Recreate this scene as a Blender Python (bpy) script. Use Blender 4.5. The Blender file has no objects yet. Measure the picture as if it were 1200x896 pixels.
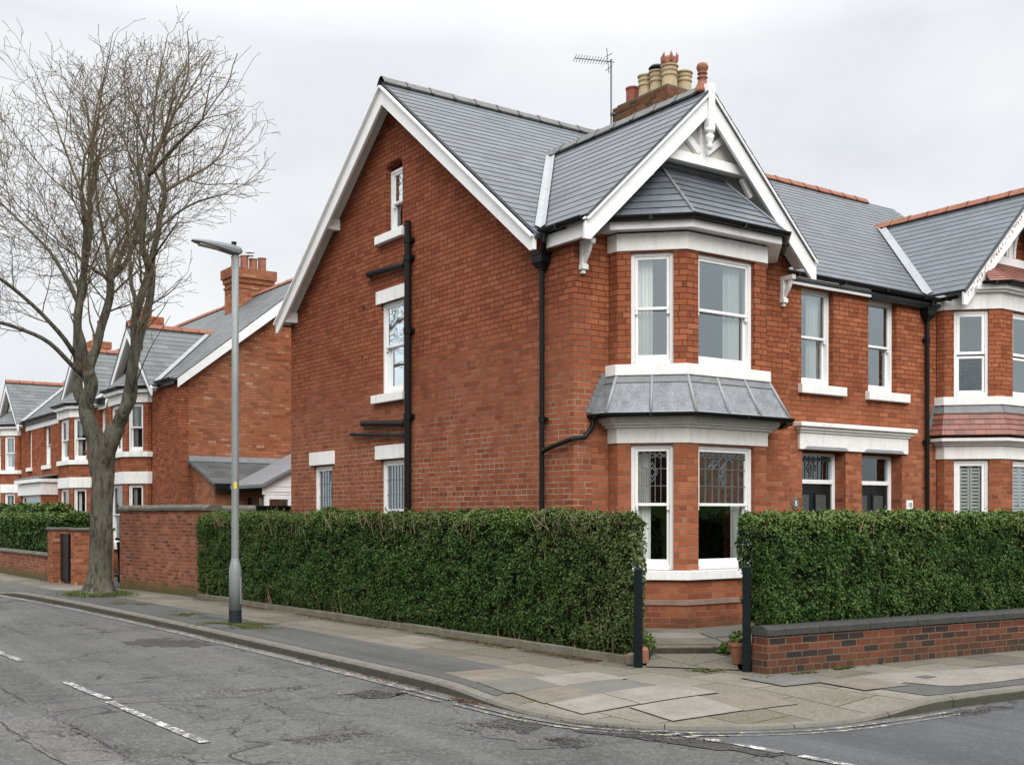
import bpy, bmesh, math, random
import numpy as np
from mathutils import Vector, noise
from mathutils.geometry import tessellate_polygon
random.seed(7); rng = np.random.default_rng(11)
sc = bpy.context.scene; COL = sc.collection
V = Vector
def rad(d): return math.radians(d)

# ------------------------------------------------------------------ mesh builder
class MB:
    def __init__(s): s.v=[]; s.f=[]; s.u=[]
    def add(s, vs, fs, uvs=None):
        b=len(s.v); s.v += [tuple(p) for p in vs]
        for i,f in enumerate(fs):
            s.f.append([b+k for k in f]); s.u.append(uvs[i] if uvs else None)
        return s
    def obox(s, c, a, b, d):           # centre, three half vectors
        c=V(c);a=V(a);b=V(b);d=V(d)
        vs=[c+a*i+b*j+d*k for k in(-1,1) for j in(-1,1) for i in(-1,1)]
        return s.add(vs,[(0,2,3,1),(4,5,7,6),(0,1,5,4),(2,6,7,3),(0,4,6,2),(1,3,7,5)])
    def box(s,x0,x1,y0,y1,z0,z1):
        return s.obox(((x0+x1)/2,(y0+y1)/2,(z0+z1)/2),((x1-x0)/2,0,0),(0,(y1-y0)/2,0),(0,0,(z1-z0)/2))
    def extr(s, poly, vec):
        n=len(poly); p=[V(q) for q in poly]; vec=V(vec)
        fs=[tuple(range(n)),tuple(range(2*n-1,n-1,-1))]+[(i,(i+1)%n,n+(i+1)%n,n+i) for i in range(n)]
        return s.add(p+[q+vec for q in p],fs)
    def bar(s,p,q,w,h,up=(0,0,1)):     # rectangular bar from p to q
        p=V(p);q=V(q);d=q-p;a=d.normalized();sd=a.cross(V(up)).normalized();u=sd.cross(a)
        return s.obox((p+q)/2,d/2,sd*w/2,u*h/2)
    def tube(s, pts, rs, n=8, caps=True):
        pts=[V(p) for p in pts]
        if not hasattr(rs,'__len__'): rs=[rs]*len(pts)
        b=len(s.v); ref=None
        for i,p in enumerate(pts):
            t=(pts[min(i+1,len(pts)-1)]-pts[max(i-1,0)]).normalized()
            if ref is None: ref=V((1,0,0)) if abs(t.x)<.8 else V((0,1,0))
            a=(ref-t*ref.dot(t)).normalized(); c=t.cross(a); ref=a
            for k in range(n):
                g=2*math.pi*k/n; s.v.append(tuple(p+(a*math.cos(g)+c*math.sin(g))*rs[i]))
        for i in range(len(pts)-1):
            for k in range(n):
                s.f.append([b+i*n+k,b+i*n+(k+1)%n,b+(i+1)*n+(k+1)%n,b+(i+1)*n+k]); s.u.append(None)
        if caps:
            s.f.append([b+k for k in range(n)][::-1]); s.u.append(None)
            e=b+(len(pts)-1)*n; s.f.append([e+k for k in range(n)]); s.u.append(None)
        return s
    def lathe(s,c,prof,n=14):          # prof: (radius, z) list
        return s.tube([(c[0],c[1],c[2]+z) for r,z in prof],[max(r,.001) for r,z in prof],n)
    def build(s,name,mat,parent=None,smooth=False,bevel=0,label=None):
        me=bpy.data.meshes.new(name); o=bpy.data.objects.new(name,me); COL.objects.link(o)
        off=V((0,0,0))
        if parent is not None:
            o.parent=parent; off=world_loc(parent)
        me.from_pydata([V(p)-off for p in s.v],[],s.f)
        uv=me.uv_layers.new(name='UVMap'); Z=V((0,0,1))
        vs=[V(p) for p in s.v]
        dat=np.zeros(len(me.loops)*2,np.float32); li=0
        for f,u in zip(s.f,s.u):
            if u is None:
                n=V((0,0,0))
                for i in range(len(f)):
                    a=vs[f[i]];b=vs[f[(i+1)%len(f)]]; n+=V(((a.y-b.y)*(a.z+b.z),(a.z-b.z)*(a.x+b.x),(a.x-b.x)*(a.y+b.y)))
                if n.length<1e-12: n=V((0,0,1))
                n.normalize()
                if abs(n.z)>.985: T=V((1,0,0));B=V((0,1,0))
                else: T=Z.cross(n).normalized(); B=n.cross(T)
                for k in f: dat[li]=vs[k].dot(T); dat[li+1]=vs[k].dot(B); li+=2
            else:
                for q in u: dat[li]=q[0]; dat[li+1]=q[1]; li+=2
        uv.data.foreach_set('uv',dat)
        bm=bmesh.new(); bm.from_mesh(me); bmesh.ops.recalc_face_normals(bm,faces=bm.faces); bm.to_mesh(me); bm.free()
        if smooth: me.polygons.foreach_set('use_smooth',[True]*len(me.polygons))
        if mat: me.materials.append(mat)
        if bevel:
            m=o.modifiers.new('bevel','BEVEL'); m.width=bevel; m.segments=2; m.limit_method='ANGLE'
        if label: o['label']=label
        return o
def world_loc(o):
    l=V(o.location)
    while o.parent: o=o.parent; l=l+V(o.location)
    return l
def fast_mesh(name,verts,quads,mat,parent=None,smooth=False):
    off=world_loc(parent) if parent else V((0,0,0))
    verts=np.asarray(verts,np.float32)-np.array(off,np.float32); quads=np.asarray(quads,np.int32); k=quads.shape[1]
    me=bpy.data.meshes.new(name); me.vertices.add(len(verts)); me.vertices.foreach_set('co',verts.ravel())
    me.loops.add(quads.size); me.loops.foreach_set('vertex_index',quads.ravel())
    me.polygons.add(len(quads)); me.polygons.foreach_set('loop_start',np.arange(0,quads.size,k,dtype=np.int32))
    me.update(calc_edges=True)
    if smooth: me.polygons.foreach_set('use_smooth',[True]*len(quads))
    me.materials.append(mat)
    o=bpy.data.objects.new(name,me); COL.objects.link(o); o.parent=parent
    return o
def tag(o,label=None,cat=None,group=None,kind=None):
    for k,v in(('label',label),('category',cat),('group',group),('kind',kind)):
        if v: o[k]=v
    return o
def empty(name,loc=(0,0,0),label=None,cat=None,group=None,kind=None):
    o=bpy.data.objects.new(name,None); COL.objects.link(o); o.location=loc; o.empty_display_size=.2
    return tag(o,label,cat,group,kind)

# ------------------------------------------------------------------ materials
def newmat(name):
    m=bpy.data.materials.new(name); m.use_nodes=True; nt=m.node_tree; nt.nodes.clear()
    out=nt.nodes.new('ShaderNodeOutputMaterial'); b=nt.nodes.new('ShaderNodeBsdfPrincipled')
    nt.links.new(b.outputs[0],out.inputs[0]); return m,nt,b,out
def N(nt,t,**kw):
    n=nt.nodes.new('ShaderNode'+t)
    for k,v in kw.items():
        if k.startswith('i_'): n.inputs[k[2:].replace('_',' ')].default_value=v
        else: setattr(n,k,v)
    return n
def ramp(nt,fac,stops,interp='LINEAR'):
    r=nt.nodes.new('ShaderNodeValToRGB'); r.color_ramp.interpolation=interp
    e=r.color_ramp.elements
    while len(e)<len(stops): e.new(.5)
    for k,(p,c) in enumerate(stops):
        e[k].position=p; e[k].color=(c,c,c,1) if not hasattr(c,'__len__') else (*c,1)
    nt.links.new(fac,r.inputs[0]); return r.outputs[0]
def mix(nt,fac,a,b,mode='MIX'):
    m=nt.nodes.new('ShaderNodeMix'); m.data_type='RGBA'; m.blend_type=mode
    for k,v in((0,fac),(6,a),(7,b)):
        if hasattr(v,'is_linked') or hasattr(v,'links'): nt.links.new(v,m.inputs[k])
        else: m.inputs[k].default_value=v if k==0 else (*v,1)
    return m.outputs[2]
def math_(nt,op,a,b=0.):
    m=nt.nodes.new('ShaderNodeMath'); m.operation=op
    for k,v in((0,a),(1,b)):
        if hasattr(v,'links'): nt.links.new(v,m.inputs[k])
        else: m.inputs[k].default_value=v
    return m.outputs[0]
def noise_(nt,vec,scale,detail=4,rough=.55,dist=0):
    n=N(nt,'TexNoise'); n.inputs['Scale'].default_value=scale; n.inputs['Detail'].default_value=detail
    n.inputs['Roughness'].default_value=rough; n.inputs['Distortion'].default_value=dist
    if vec is not None: nt.links.new(vec,n.inputs['Vector'])
    return n.outputs[0]
def coords(nt):
    g=nt.nodes.new('ShaderNodeNewGeometry'); u=nt.nodes.new('ShaderNodeUVMap')
    return g.outputs['Position'],u.outputs[0],g
def bump(nt,b,h,strength=.3,dist=.01):
    n=nt.nodes.new('ShaderNodeBump'); n.inputs['Strength'].default_value=strength; n.inputs['Distance'].default_value=dist
    nt.links.new(h,n.inputs['Height']); nt.links.new(n.outputs[0],b.inputs['Normal'])
def bricktex(nt,uv,w,h,mort,offset=.5,smooth=.1,freq=2,squash=1.,sqf=2):
    t=nt.nodes.new('ShaderNodeTexBrick'); t.offset=offset; t.offset_frequency=freq; t.squash=squash; t.squash_frequency=sqf
    t.inputs['Scale'].default_value=1; t.inputs['Brick Width'].default_value=w; t.inputs['Row Height'].default_value=h
    t.inputs['Mortar Size'].default_value=mort; t.inputs['Mortar Smooth'].default_value=smooth; t.inputs['Bias'].default_value=0
    t.inputs['Color1'].default_value=(0,0,0,1); t.inputs['Color2'].default_value=(1,1,1,1); t.inputs['Mortar'].default_value=(.5,.5,.5,1)
    nt.links.new(uv,t.inputs['Vector']); return t.outputs['Color'],t.outputs['Fac']
def brick_mat(name,stops,mort_lo,mort_hi,zsplit=2.6,msize=.006,stain=.35,dark_base=0,row=.0773,moss=0):
    m,nt,b,_=newmat(name); pos,uv,g=coords(nt)
    # slightly uneven courses
    wob=N(nt,'TexNoise'); wob.inputs['Scale'].default_value=9; wob.inputs['Detail'].default_value=2; nt.links.new(pos,wob.inputs['Vector'])
    off=N(nt,'VectorMath',operation='MULTIPLY_ADD'); nt.links.new(wob.outputs['Color'],off.inputs[0])
    off.inputs[1].default_value=(.012,.007,0); nt.links.new(uv,off.inputs[2]); uvw=off.outputs[0]
    tint,fac=bricktex(nt,uvw,.2325,row,msize,squash=.52,sqf=5,smooth=.25)
    col=ramp(nt,tint,stops)
    n1=noise_(nt,pos,.7,5,.6); n2=noise_(nt,pos,26,4,.65); n3=noise_(nt,pos,160,2,.6)
    col=mix(nt,ramp(nt,n2,[(.3,0),(.75,.55)]),col,mix(nt,.5,col,stops[0][1]))
    col=mix(nt,ramp(nt,n1,[(.35,0),(.7,stain)]),col,tuple(c*.55 for c in stops[0][1]))
    col=mix(nt,math_(nt,'MULTIPLY',ramp(nt,n3,[(.55,0),(.8,1)]),.35),col,(.45,.22,.12))
    mps=N(nt,'Mapping'); nt.links.new(pos,mps.inputs[0]); mps.inputs['Scale'].default_value=(1,1,.14)
    st=noise_(nt,mps.outputs[0],2.3,5,.62); big=noise_(nt,pos,.28,3,.6)
    col=mix(nt,ramp(nt,st,[(.5,0),(.72,.26)]),col,tuple(c*.42 for c in stops[-2][1])); col=mix(nt,ramp(nt,big,[(.42,.0),(.62,.14)]),col,tuple(min(c*1.25,1) for c in stops[-1][1]))
    sep=N(nt,'SeparateXYZ'); nt.links.new(pos,sep.inputs[0])
    zz=math_(nt,'ADD',sep.outputs[2],math_(nt,'MULTIPLY',math_(nt,'SUBTRACT',noise_(nt,pos,.6,3),.5),3.2))
    zf=ramp(nt,math_(nt,'MULTIPLY',math_(nt,'SUBTRACT',zz,zsplit-.9),.55),[(0,0),(1,1)])
    mcol=mix(nt,zf,mort_lo,mort_hi)
    mcol=mix(nt,ramp(nt,noise_(nt,pos,4,4),[(.4,0),(.65,.6)]),mcol,tuple(c*.5 for c in mort_hi))
    col=mix(nt,fac,col,mcol)
    if dark_base:                         # damp splash staining of the lowest courses
        zb=math_(nt,'ADD',sep.outputs[2],math_(nt,'MULTIPLY',math_(nt,'SUBTRACT',noise_(nt,pos,3,4),.5),.5))
        col=mix(nt,ramp(nt,zb,[(.05,dark_base),(.4,0)]),col,(.055,.05,.035))
    if moss:
        zb=math_(nt,'ADD',sep.outputs[2],math_(nt,'MULTIPLY',math_(nt,'SUBTRACT',noise_(nt,pos,5,5),.5),.35))
        col=mix(nt,ramp(nt,zb,[(.08,moss),(.3,0)]),col,(.09,.085,.04))
    nt.links.new(col,b.inputs['Base Color']); b.inputs['Roughness'].default_value=.95; b.inputs['Specular IOR Level'].default_value=.06
    h=math_(nt,'ADD',math_(nt,'MULTIPLY',fac,-1),math_(nt,'ADD',math_(nt,'MULTIPLY',n2,.35),math_(nt,'MULTIPLY',tint,.35)))
    bump(nt,b,h,.55,.008); return m
def slate_mat(name,base,w=.3,row=.19,var=.35,green=0):
    m,nt,b,_=newmat(name); pos,uv,g=coords(nt)
    tint,fac=bricktex(nt,uv,w,row,.0028,smooth=0)
    col=ramp(nt,tint,[(0,tuple(c*(1-var) for c in base)),(.5,base),(1,tuple(c*(1+var) for c in base))])
    n=noise_(nt,pos,1.3,5,.6); n2=noise_(nt,pos,30,4,.7)
    col=mix(nt,ramp(nt,n,[(.4,0),(.75,.35)]),col,tuple(c*1.5 for c in base))
    col=mix(nt,ramp(nt,n2,[(.5,0),(.75,.3)]),col,(.2,.2,.19) if not green else (.14,.15,.09))
    col=mix(nt,fac,col,(.04,.044,.05))
    nt.links.new(col,b.inputs['Base Color']); b.inputs['Roughness'].default_value=.5; b.inputs['Specular IOR Level'].default_value=.42
    bump(nt,b,math_(nt,'ADD',math_(nt,'MULTIPLY',tint,.6),math_(nt,'SUBTRACT',math_(nt,'MULTIPLY',n2,.4),fac)),.5,.004); return m
def simple(name,col,rough=.6,spec=.5,var=.12,scale=6,bumps=0,metal=0,dirt=None,dirt_amt=.3,coat=0):
    m,nt,b,_=newmat(name); pos,uv,g=coords(nt)
    n=noise_(nt,pos,scale,5,.6); n2=noise_(nt,pos,scale*9,4,.65)
    c=ramp(nt,n,[(.25,tuple(x*(1-var) for x in col)),(.75,tuple(min(x*(1+var),.95) for x in col))])
    if dirt: c=mix(nt,ramp(nt,n2,[(.45,0),(.75,dirt_amt)]),c,dirt)
    nt.links.new(c,b.inputs['Base Color']); b.inputs['Roughness'].default_value=rough
    b.inputs['Specular IOR Level'].default_value=spec; b.inputs['Metallic'].default_value=metal
    if coat: b.inputs['Coat Weight'].default_value=coat
    if bumps: bump(nt,b,math_(nt,'ADD',n2,math_(nt,'MULTIPLY',n,.5)),bumps,.01)
    return m
def weathered(m,amt=.3,tint=(.33,.32,.27)):      # rain streaks and grime on painted trim
    nt=m.node_tree; b=[n for n in nt.nodes if n.type=='BSDF_PRINCIPLED'][0]; l=b.inputs['Base Color'].links[0].from_socket
    g=nt.nodes.new('ShaderNodeNewGeometry'); mp=N(nt,'Mapping'); nt.links.new(g.outputs['Position'],mp.inputs[0]); mp.inputs['Scale'].default_value=(1,1,.2)
    a=noise_(nt,mp.outputs[0],9,6,.7); c=noise_(nt,g.outputs['Position'],1.1,4,.6)
    f=math_(nt,'MULTIPLY',ramp(nt,a,[(.46,0),(.66,amt)]),ramp(nt,c,[(.35,.25),(.65,1)])); nt.links.new(mix(nt,f,l,tint),b.inputs['Base Color']); return m
def gritty(m,amt=.5):
    nt=m.node_tree; b=[n for n in nt.nodes if n.type=='BSDF_PRINCIPLED'][0]; l=b.inputs['Base Color'].links[0].from_socket
    g=nt.nodes.new('ShaderNodeNewGeometry'); n=noise_(nt,g.outputs['Position'],38,4,.75); n2=noise_(nt,g.outputs['Position'],2.3,5,.65)
    c=mix(nt,ramp(nt,n,[(.32,amt),(.5,0)]),l,(.07,.066,.055)); c=mix(nt,ramp(nt,n2,[(.5,0),(.72,amt)]),c,(.10,.095,.075)); nt.links.new(c,b.inputs['Base Color']); return m
def glass_mat(name,refl,tint=(.9,.94,.94),rough=.01,wave=.25,fr_=1.1):
    m=bpy.data.materials.new(name); m.use_nodes=True; nt=m.node_tree; nt.nodes.clear()
    out=nt.nodes.new('ShaderNodeOutputMaterial'); g=N(nt,'BsdfGlossy'); t=N(nt,'BsdfTransparent'); x=N(nt,'MixShader'); 
    g.inputs['Roughness'].default_value=rough; g.inputs['Color'].default_value=(.80,.92,.97,1); t.inputs['Color'].default_value=(*tint,1)
    lw=N(nt,'Fresnel'); lw.inputs['IOR'].default_value=1.5
    f=math_(nt,'ADD',math_(nt,'MULTIPLY',lw.outputs[0],fr_),refl); nt.links.new(f,x.inputs[0])
    nt.links.new(t.outputs[0],x.inputs[1]); nt.links.new(g.outputs[0],x.inputs[2]); nt.links.new(x.outputs[0],out.inputs[0])
    pos,uv,gg=coords(nt); bn=N(nt,'Bump'); bn.inputs['Strength'].default_value=wave; bn.inputs['Distance'].default_value=.004
    nt.links.new(noise_(nt,pos,3.5,1),bn.inputs['Height']); nt.links.new(bn.outputs[0],g.inputs['Normal']); nt.links.new(bn.outputs[0],lw.inputs['Normal'])
    return m
def leaf_mat(name,stops):
    m,nt,b,_=newmat(name); pos,uv,g=coords(nt)
    r=g.outputs['Random Per Island']; n=noise_(nt,pos,2.2,3,.6)
    f=math_(nt,'ADD',math_(nt,'MULTIPLY',r,.55),math_(nt,'MULTIPLY',n,.45))
    c=ramp(nt,f,stops); nt.links.new(c,b.inputs['Base Color']); b.inputs['Roughness'].default_value=.5; b.inputs['Specular IOR Level'].default_value=.12
    return m
def asphalt_mat(name,base,crack=True,pebble=1.,patchy=.35):
    m,nt,b,_=newmat(name); pos,uv,g=coords(nt)
    n=noise_(nt,pos,.55,6,.62,.6); n2=noise_(nt,pos,5,5,.65); n3=noise_(nt,pos,42,4,.75); vo=N(nt,'TexVoronoi'); vo.inputs['Scale'].default_value=38; nt.links.new(pos,vo.inputs['Vector'])
    c=ramp(nt,n,[(.3,tuple(x*(1-patchy) for x in base)),(.5,base),(.72,tuple(x*(1+patchy*.8) for x in base))])
    c=mix(nt,ramp(nt,n2,[(.45,0),(.75,.3)]),c,tuple(x*1.6 for x in base))
    c=mix(nt,math_(nt,'MULTIPLY',ramp(nt,vo.outputs['Color'],[(.5,0),(.95,1)]),.42*pebble),c,tuple(x*2.1 for x in base))
    c=mix(nt,math_(nt,'MULTIPLY',ramp(nt,n3,[(.34,1),(.52,0)]),.6*pebble),c,tuple(x*.42 for x in base))
    mpt=N(nt,'Mapping'); nt.links.new(pos,mpt.inputs[0]); mpt.inputs['Scale'].default_value=(1.5,.09,1)
    tr=noise_(nt,mpt.outputs[0],1.2,4,.6,.3); c=mix(nt,ramp(nt,tr,[(.35,.45),(.5,0)]),c,tuple(x*.62 for x in base)); c=mix(nt,ramp(nt,tr,[(.52,0),(.7,.45)]),c,tuple(x*1.5 for x in base))
    spots=noise_(nt,pos,2.1,2,.5); c=mix(nt,math_(nt,'MULTIPLY',ramp(nt,spots,[(.68,0),(.74,1)]),.35),c,(base[0]*.55,base[1]*.55,base[2]*.55))
    if crack:
        wn=N(nt,'TexNoise'); wn.inputs['Scale'].default_value=1.6; wn.inputs['Detail'].default_value=6; nt.links.new(pos,wn.inputs['Vector'])
        va=N(nt,'VectorMath',operation='MULTIPLY_ADD'); nt.links.new(wn.outputs['Color'],va.inputs[0]); va.inputs[1].default_value=(1.1,1.1,0); nt.links.new(pos,va.inputs[2])
        v2=N(nt,'TexVoronoi',feature='DISTANCE_TO_EDGE'); v2.inputs['Scale'].default_value=.55; nt.links.new(va.outputs[0],v2.inputs['Vector'])
        v3=N(nt,'TexVoronoi',feature='DISTANCE_TO_EDGE'); v3.inputs['Scale'].default_value=3.2; nt.links.new(va.outputs[0],v3.inputs['Vector'])
        k1=ramp(nt,v2.outputs['Distance'],[(.004,1),(.010,0)]); k1=math_(nt,'MULTIPLY',k1,ramp(nt,noise_(nt,pos,.9,3),[(.47,0),(.56,1)]))
        k2=ramp(nt,v3.outputs['Distance'],[(.012,1),(.035,0)]); k2=math_(nt,'MULTIPLY',k2,ramp(nt,noise_(nt,pos,.45,4,.6),[(.49,0),(.58,.9)]))
        k=math_(nt,'MAXIMUM',k1,k2); c=mix(nt,math_(nt,'MULTIPLY',k,.8),c,(.014,.013,.012))
    nt.links.new(c,b.inputs['Base Color']); b.inputs['Roughness'].default_value=.85; b.inputs['Specular IOR Level'].default_value=.16
    bump(nt,b,math_(nt,'ADD',n3,math_(nt,'MULTIPLY',vo.outputs['Distance'],.8)),.6,.006); return m
def flag_mat(name):
    m,nt,b,_=newmat(name); pos,uv,g=coords(nt)
    mp=N(nt,'Mapping'); nt.links.new(pos,mp.inputs[0]); mp.inputs['Rotation'].default_value=(0,0,rad(88)); mp.inputs['Location'].default_value=(.2,.13,0)
    wn=N(nt,'TexNoise'); wn.inputs['Scale'].default_value=1.2; wn.inputs['Detail'].default_value=3; nt.links.new(pos,wn.inputs['Vector'])
    va=N(nt,'VectorMath',operation='MULTIPLY_ADD'); nt.links.new(wn.outputs['Color'],va.inputs[0]); va.inputs[1].default_value=(.05,.05,0); nt.links.new(mp.outputs[0],va.inputs[2])
    tint,fac=bricktex(nt,va.outputs[0],.93,.61,.007,smooth=.1)
    c=ramp(nt,tint,[(0,(.085,.077,.062)),(.35,(.125,.112,.09)),(.7,(.142,.126,.104)),(1,(.19,.167,.14))])
    n=noise_(nt,pos,1.1,5,.65); n2=noise_(nt,pos,14,5,.7); n3=noise_(nt,pos,40,4,.75)
    c=mix(nt,ramp(nt,n,[(.42,0),(.66,.6)]),c,(.085,.083,.062))
    c=mix(nt,ramp(nt,n2,[(.5,0),(.72,.45)]),c,(.08,.075,.055)); c=mix(nt,ramp(nt,n3,[(.45,0),(.75,.5)]),c,(.28,.255,.22)); c=mix(nt,ramp(nt,n3,[(.3,.5),(.48,0)]),c,(.07,.065,.05))
    mossf=math_(nt,'MULTIPLY',ramp(nt,noise_(nt,pos,.8,4,.7),[(.52,0),(.66,1)]),ramp(nt,noise_(nt,pos,9,4),[(.4,0),(.6,.8)]))
    c=mix(nt,math_(nt,'MULTIPLY',mossf,.7),c,(.085,.095,.03))
    c=mix(nt,fac,c,(.028,.027,.02)); nt.links.new(c,b.inputs['Base Color']); b.inputs['Roughness'].default_value=.85
    b.inputs['Specular IOR Level'].default_value=.1
    bump(nt,b,math_(nt,'ADD',math_(nt,'SUBTRACT',n2,math_(nt,'MULTIPLY',fac,1.5)),math_(nt,'MULTIPLY',tint,.8)),.6,.008); return m
def paint_line(name,col,wear):
    m,nt,b,_=newmat(name); pos,uv,g=coords(nt); n=noise_(nt,pos,9,6,.75); n2=noise_(nt,pos,70,3,.7)
    f=ramp(nt,math_(nt,'ADD',math_(nt,'MULTIPLY',n,.65),math_(nt,'MULTIPLY',n2,.35)),[(wear-.035,1),(wear+.035,0)])
    nt.links.new(mix(nt,f,col,(.08,.079,.077)),b.inputs['Base Color']); b.inputs['Roughness'].default_value=.8; bump(nt,b,n2,.4,.004); return m

def grimy_shaded(name,col,*a,**k):          # kerb stone with shade painted on its face along with grime and algae
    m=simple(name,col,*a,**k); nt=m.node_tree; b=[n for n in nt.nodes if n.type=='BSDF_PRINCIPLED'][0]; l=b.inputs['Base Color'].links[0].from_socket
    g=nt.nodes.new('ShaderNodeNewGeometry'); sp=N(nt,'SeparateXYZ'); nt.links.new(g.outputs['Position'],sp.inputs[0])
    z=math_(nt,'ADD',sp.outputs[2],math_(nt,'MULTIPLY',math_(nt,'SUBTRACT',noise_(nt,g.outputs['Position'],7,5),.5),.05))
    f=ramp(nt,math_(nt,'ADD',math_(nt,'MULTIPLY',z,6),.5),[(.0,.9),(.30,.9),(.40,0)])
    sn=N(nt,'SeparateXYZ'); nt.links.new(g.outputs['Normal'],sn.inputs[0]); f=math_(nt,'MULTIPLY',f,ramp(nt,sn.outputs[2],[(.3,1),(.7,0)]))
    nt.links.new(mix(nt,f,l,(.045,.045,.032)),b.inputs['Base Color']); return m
M={}
BR=[(0,(.175,.05,.026)),(.25,(.265,.08,.038)),(.7,(.325,.105,.05)),(1,(.40,.145,.075))]
M['brick']=brick_mat('red_brick',BR,(.24,.17,.12),(.075,.036,.022),zsplit=3.0,dark_base=.75,msize=.0065)
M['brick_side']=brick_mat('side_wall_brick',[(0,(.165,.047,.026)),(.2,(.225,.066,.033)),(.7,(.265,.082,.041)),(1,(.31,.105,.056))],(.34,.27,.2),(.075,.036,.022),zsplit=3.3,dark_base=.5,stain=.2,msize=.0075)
M['brick_far']=brick_mat('orange_brick',[(0,(.17,.055,.03)),(.3,(.30,.092,.042)),(.75,(.37,.125,.06)),(.92,(.42,.15,.075)),(1,(.46,.29,.18))],(.26,.19,.13),(.16,.10,.065),stain=.4)
M['brick_low']=brick_mat('garden_wall_brick',[(0,(.02,.019,.021)),(.24,(.027,.024,.025)),(.30,(.075,.025,.018)),(.5,(.125,.036,.021)),(.8,(.165,.05,.027)),(1,(.20,.068,.037))],(.17,.14,.105),(.17,.14,.105),msize=.007,stain=.4,dark_base=.4,row=.075)
M['brick_yard']=brick_mat('yard_wall_brick',[(0,(.10,.04,.027)),(.25,(.215,.066,.037)),(.7,(.30,.098,.054)),(1,(.36,.15,.1))],(.25,.18,.13),(.22,.155,.11),msize=.007,stain=.5,moss=.9,row=.075)
M['brick_chim']=brick_mat('chimney_brick',[(0,(.07,.028,.018)),(.4,(.19,.058,.03)),(.8,(.27,.09,.045)),(1,(.3,.12,.07))],(.14,.1,.07),(.10,.075,.05),stain=.6)
M['brick_moss']=brick_mat('mossy_chimney_cap_brick',[(0,(.055,.034,.022)),(.4,(.14,.052,.03)),(.8,(.21,.075,.042)),(1,(.21,.12,.07))],(.13,.11,.06),(.12,.11,.06),stain=.5)
M['slate']=slate_mat('blue_grey_slate',(.062,.072,.082),var=.25)
M['slate_bay']=slate_mat('bay_slate',(.072,.084,.097),.26,.17,.25)
M['slate_far']=slate_mat('old_slate',(.078,.086,.088),.3,.22,.3,1)
M['redtile']=slate_mat('small_red_tile',(.19,.068,.045),.17,.1,.3)
M['ridge_grey']=simple('grey_ridge',(.15,.15,.148),.75,.3,.25,9,.4,dirt=(.07,.07,.06),dirt_amt=.6)
M['terra']=simple('terracotta',(.26,.105,.065),.8,.25,.3,9,.5,dirt=(.14,.085,.06),dirt_amt=.7)
M['terra_dk']=simple('dark_red_clay',(.22,.05,.03),.6,.4,.2,9,.3)
M['blind']=simple('grey_blind',(.2,.2,.175),.9,.1,.15,5)
M['buff']=simple('buff_clay',(.42,.33,.20),.75,.3,.2,7,.4,dirt=(.13,.10,.06),dirt_amt=.6)
M['white']=simple('white_masonry_paint',(.78,.775,.755),.55,.35,.05,2,.12,dirt=(.52,.49,.43),dirt_amt=.3)
M['white_gloss']=simple('white_gloss_paint',(.80,.80,.79),.35,.45,.04,3,0,dirt=(.6,.58,.53),dirt_amt=.2)
M['cream']=simple('cream_pebbledash',(.76,.745,.68),.9,.2,.2,60,.9,dirt=(.3,.28,.22),dirt_amt=.6)
M['black']=simple('black_pipe_paint',(.006,.0065,.007),.4,.2,.2,5,.1,dirt=(.02,.02,.02),dirt_amt=.3)
M['door']=simple('dark_green_door_paint',(.007,.010,.010),.35,.3,.15,5)
M['post']=simple('dark_painted_post',(.005,.009,.010),.6,.12,.25,8,.2,dirt=(.012,.018,.02),dirt_amt=.4)
M['lead']=simple('weathered_lead',(.14,.15,.165),.48,.5,.5,5.5,.3,dirt=(.36,.37,.38),dirt_amt=.6)
M['lead_dk']=simple('dark_lead',(.13,.135,.14),.55,.5,.3,8,.3,dirt=(.3,.3,.3),dirt_amt=.5)
M['zinc']=simple('valley_lead',(.26,.275,.285),.5,.5,.2,6,.15,dirt=(.22,.22,.22),dirt_amt=.4)
M['glass']=glass_mat('window_glass',.27)
M['glass_lo']=glass_mat('lower_window_glass',.085)
M['glass_side']=glass_mat('dull_side_glass',.0,(.5,.55,.55),.02,.5,.45)
M['glass_cant']=glass_mat('sky_reflecting_glass',.24)
M['lead_came']=simple('lead_came',(.12,.125,.13),.5,.5,.2,20)
M['obscure']=simple('textured_glass',(.06,.068,.066),.25,.6,.4,30,.5)
M['curtain']=simple('white_curtain',(.80,.79,.75),.9,.1,.06,3)
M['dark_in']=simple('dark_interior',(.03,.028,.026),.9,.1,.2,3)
M['steel']=simple('galvanised_steel',(.20,.222,.225),.45,.5,.14,5,.08,dirt=(.2,.21,.2),dirt_amt=.5)
M['lamp_grey']=simple('lamp_grey_paint',(.13,.15,.15),.45,.5,.1,7)
M['lamp_dark']=simple('navy_base_paint',(.008,.012,.018),.6,.2,.3,12,.2,dirt=(.12,.12,.12),dirt_amt=.4)
M['lens']=simple('lamp_lens',(.45,.45,.4),.2,.6,.05)
M['yellow']=simple('yellow_sticker',(.6,.46,.03),.6)
M['chrome']=simple('metal_fitting',(.55,.55,.53),.25,.6,.1,metal=.8)
M['coping']=simple('old_coping_stone',(.115,.108,.088),.9,.2,.4,5,.8,dirt=(.06,.06,.035),dirt_amt=.7)
M['coping_dk']=simple('dark_coping',(.03,.033,.033),.7,.3,.3,7,.5,dirt=(.13,.115,.085),dirt_amt=.5)
M['kerb']=grimy_shaded('kerb_stone',(.14,.129,.109),.85,.3,.25,5,.6,dirt=(.08,.075,.055),dirt_amt=.7)
M['edging']=simple('edging_stone',(.13,.12,.09),.9,.2,.35,5,.6,dirt=(.055,.06,.03),dirt_amt=.75)
M['soil']=simple('garden_soil',(.04,.029,.019),.95,.1,.4,8,.9)
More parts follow.
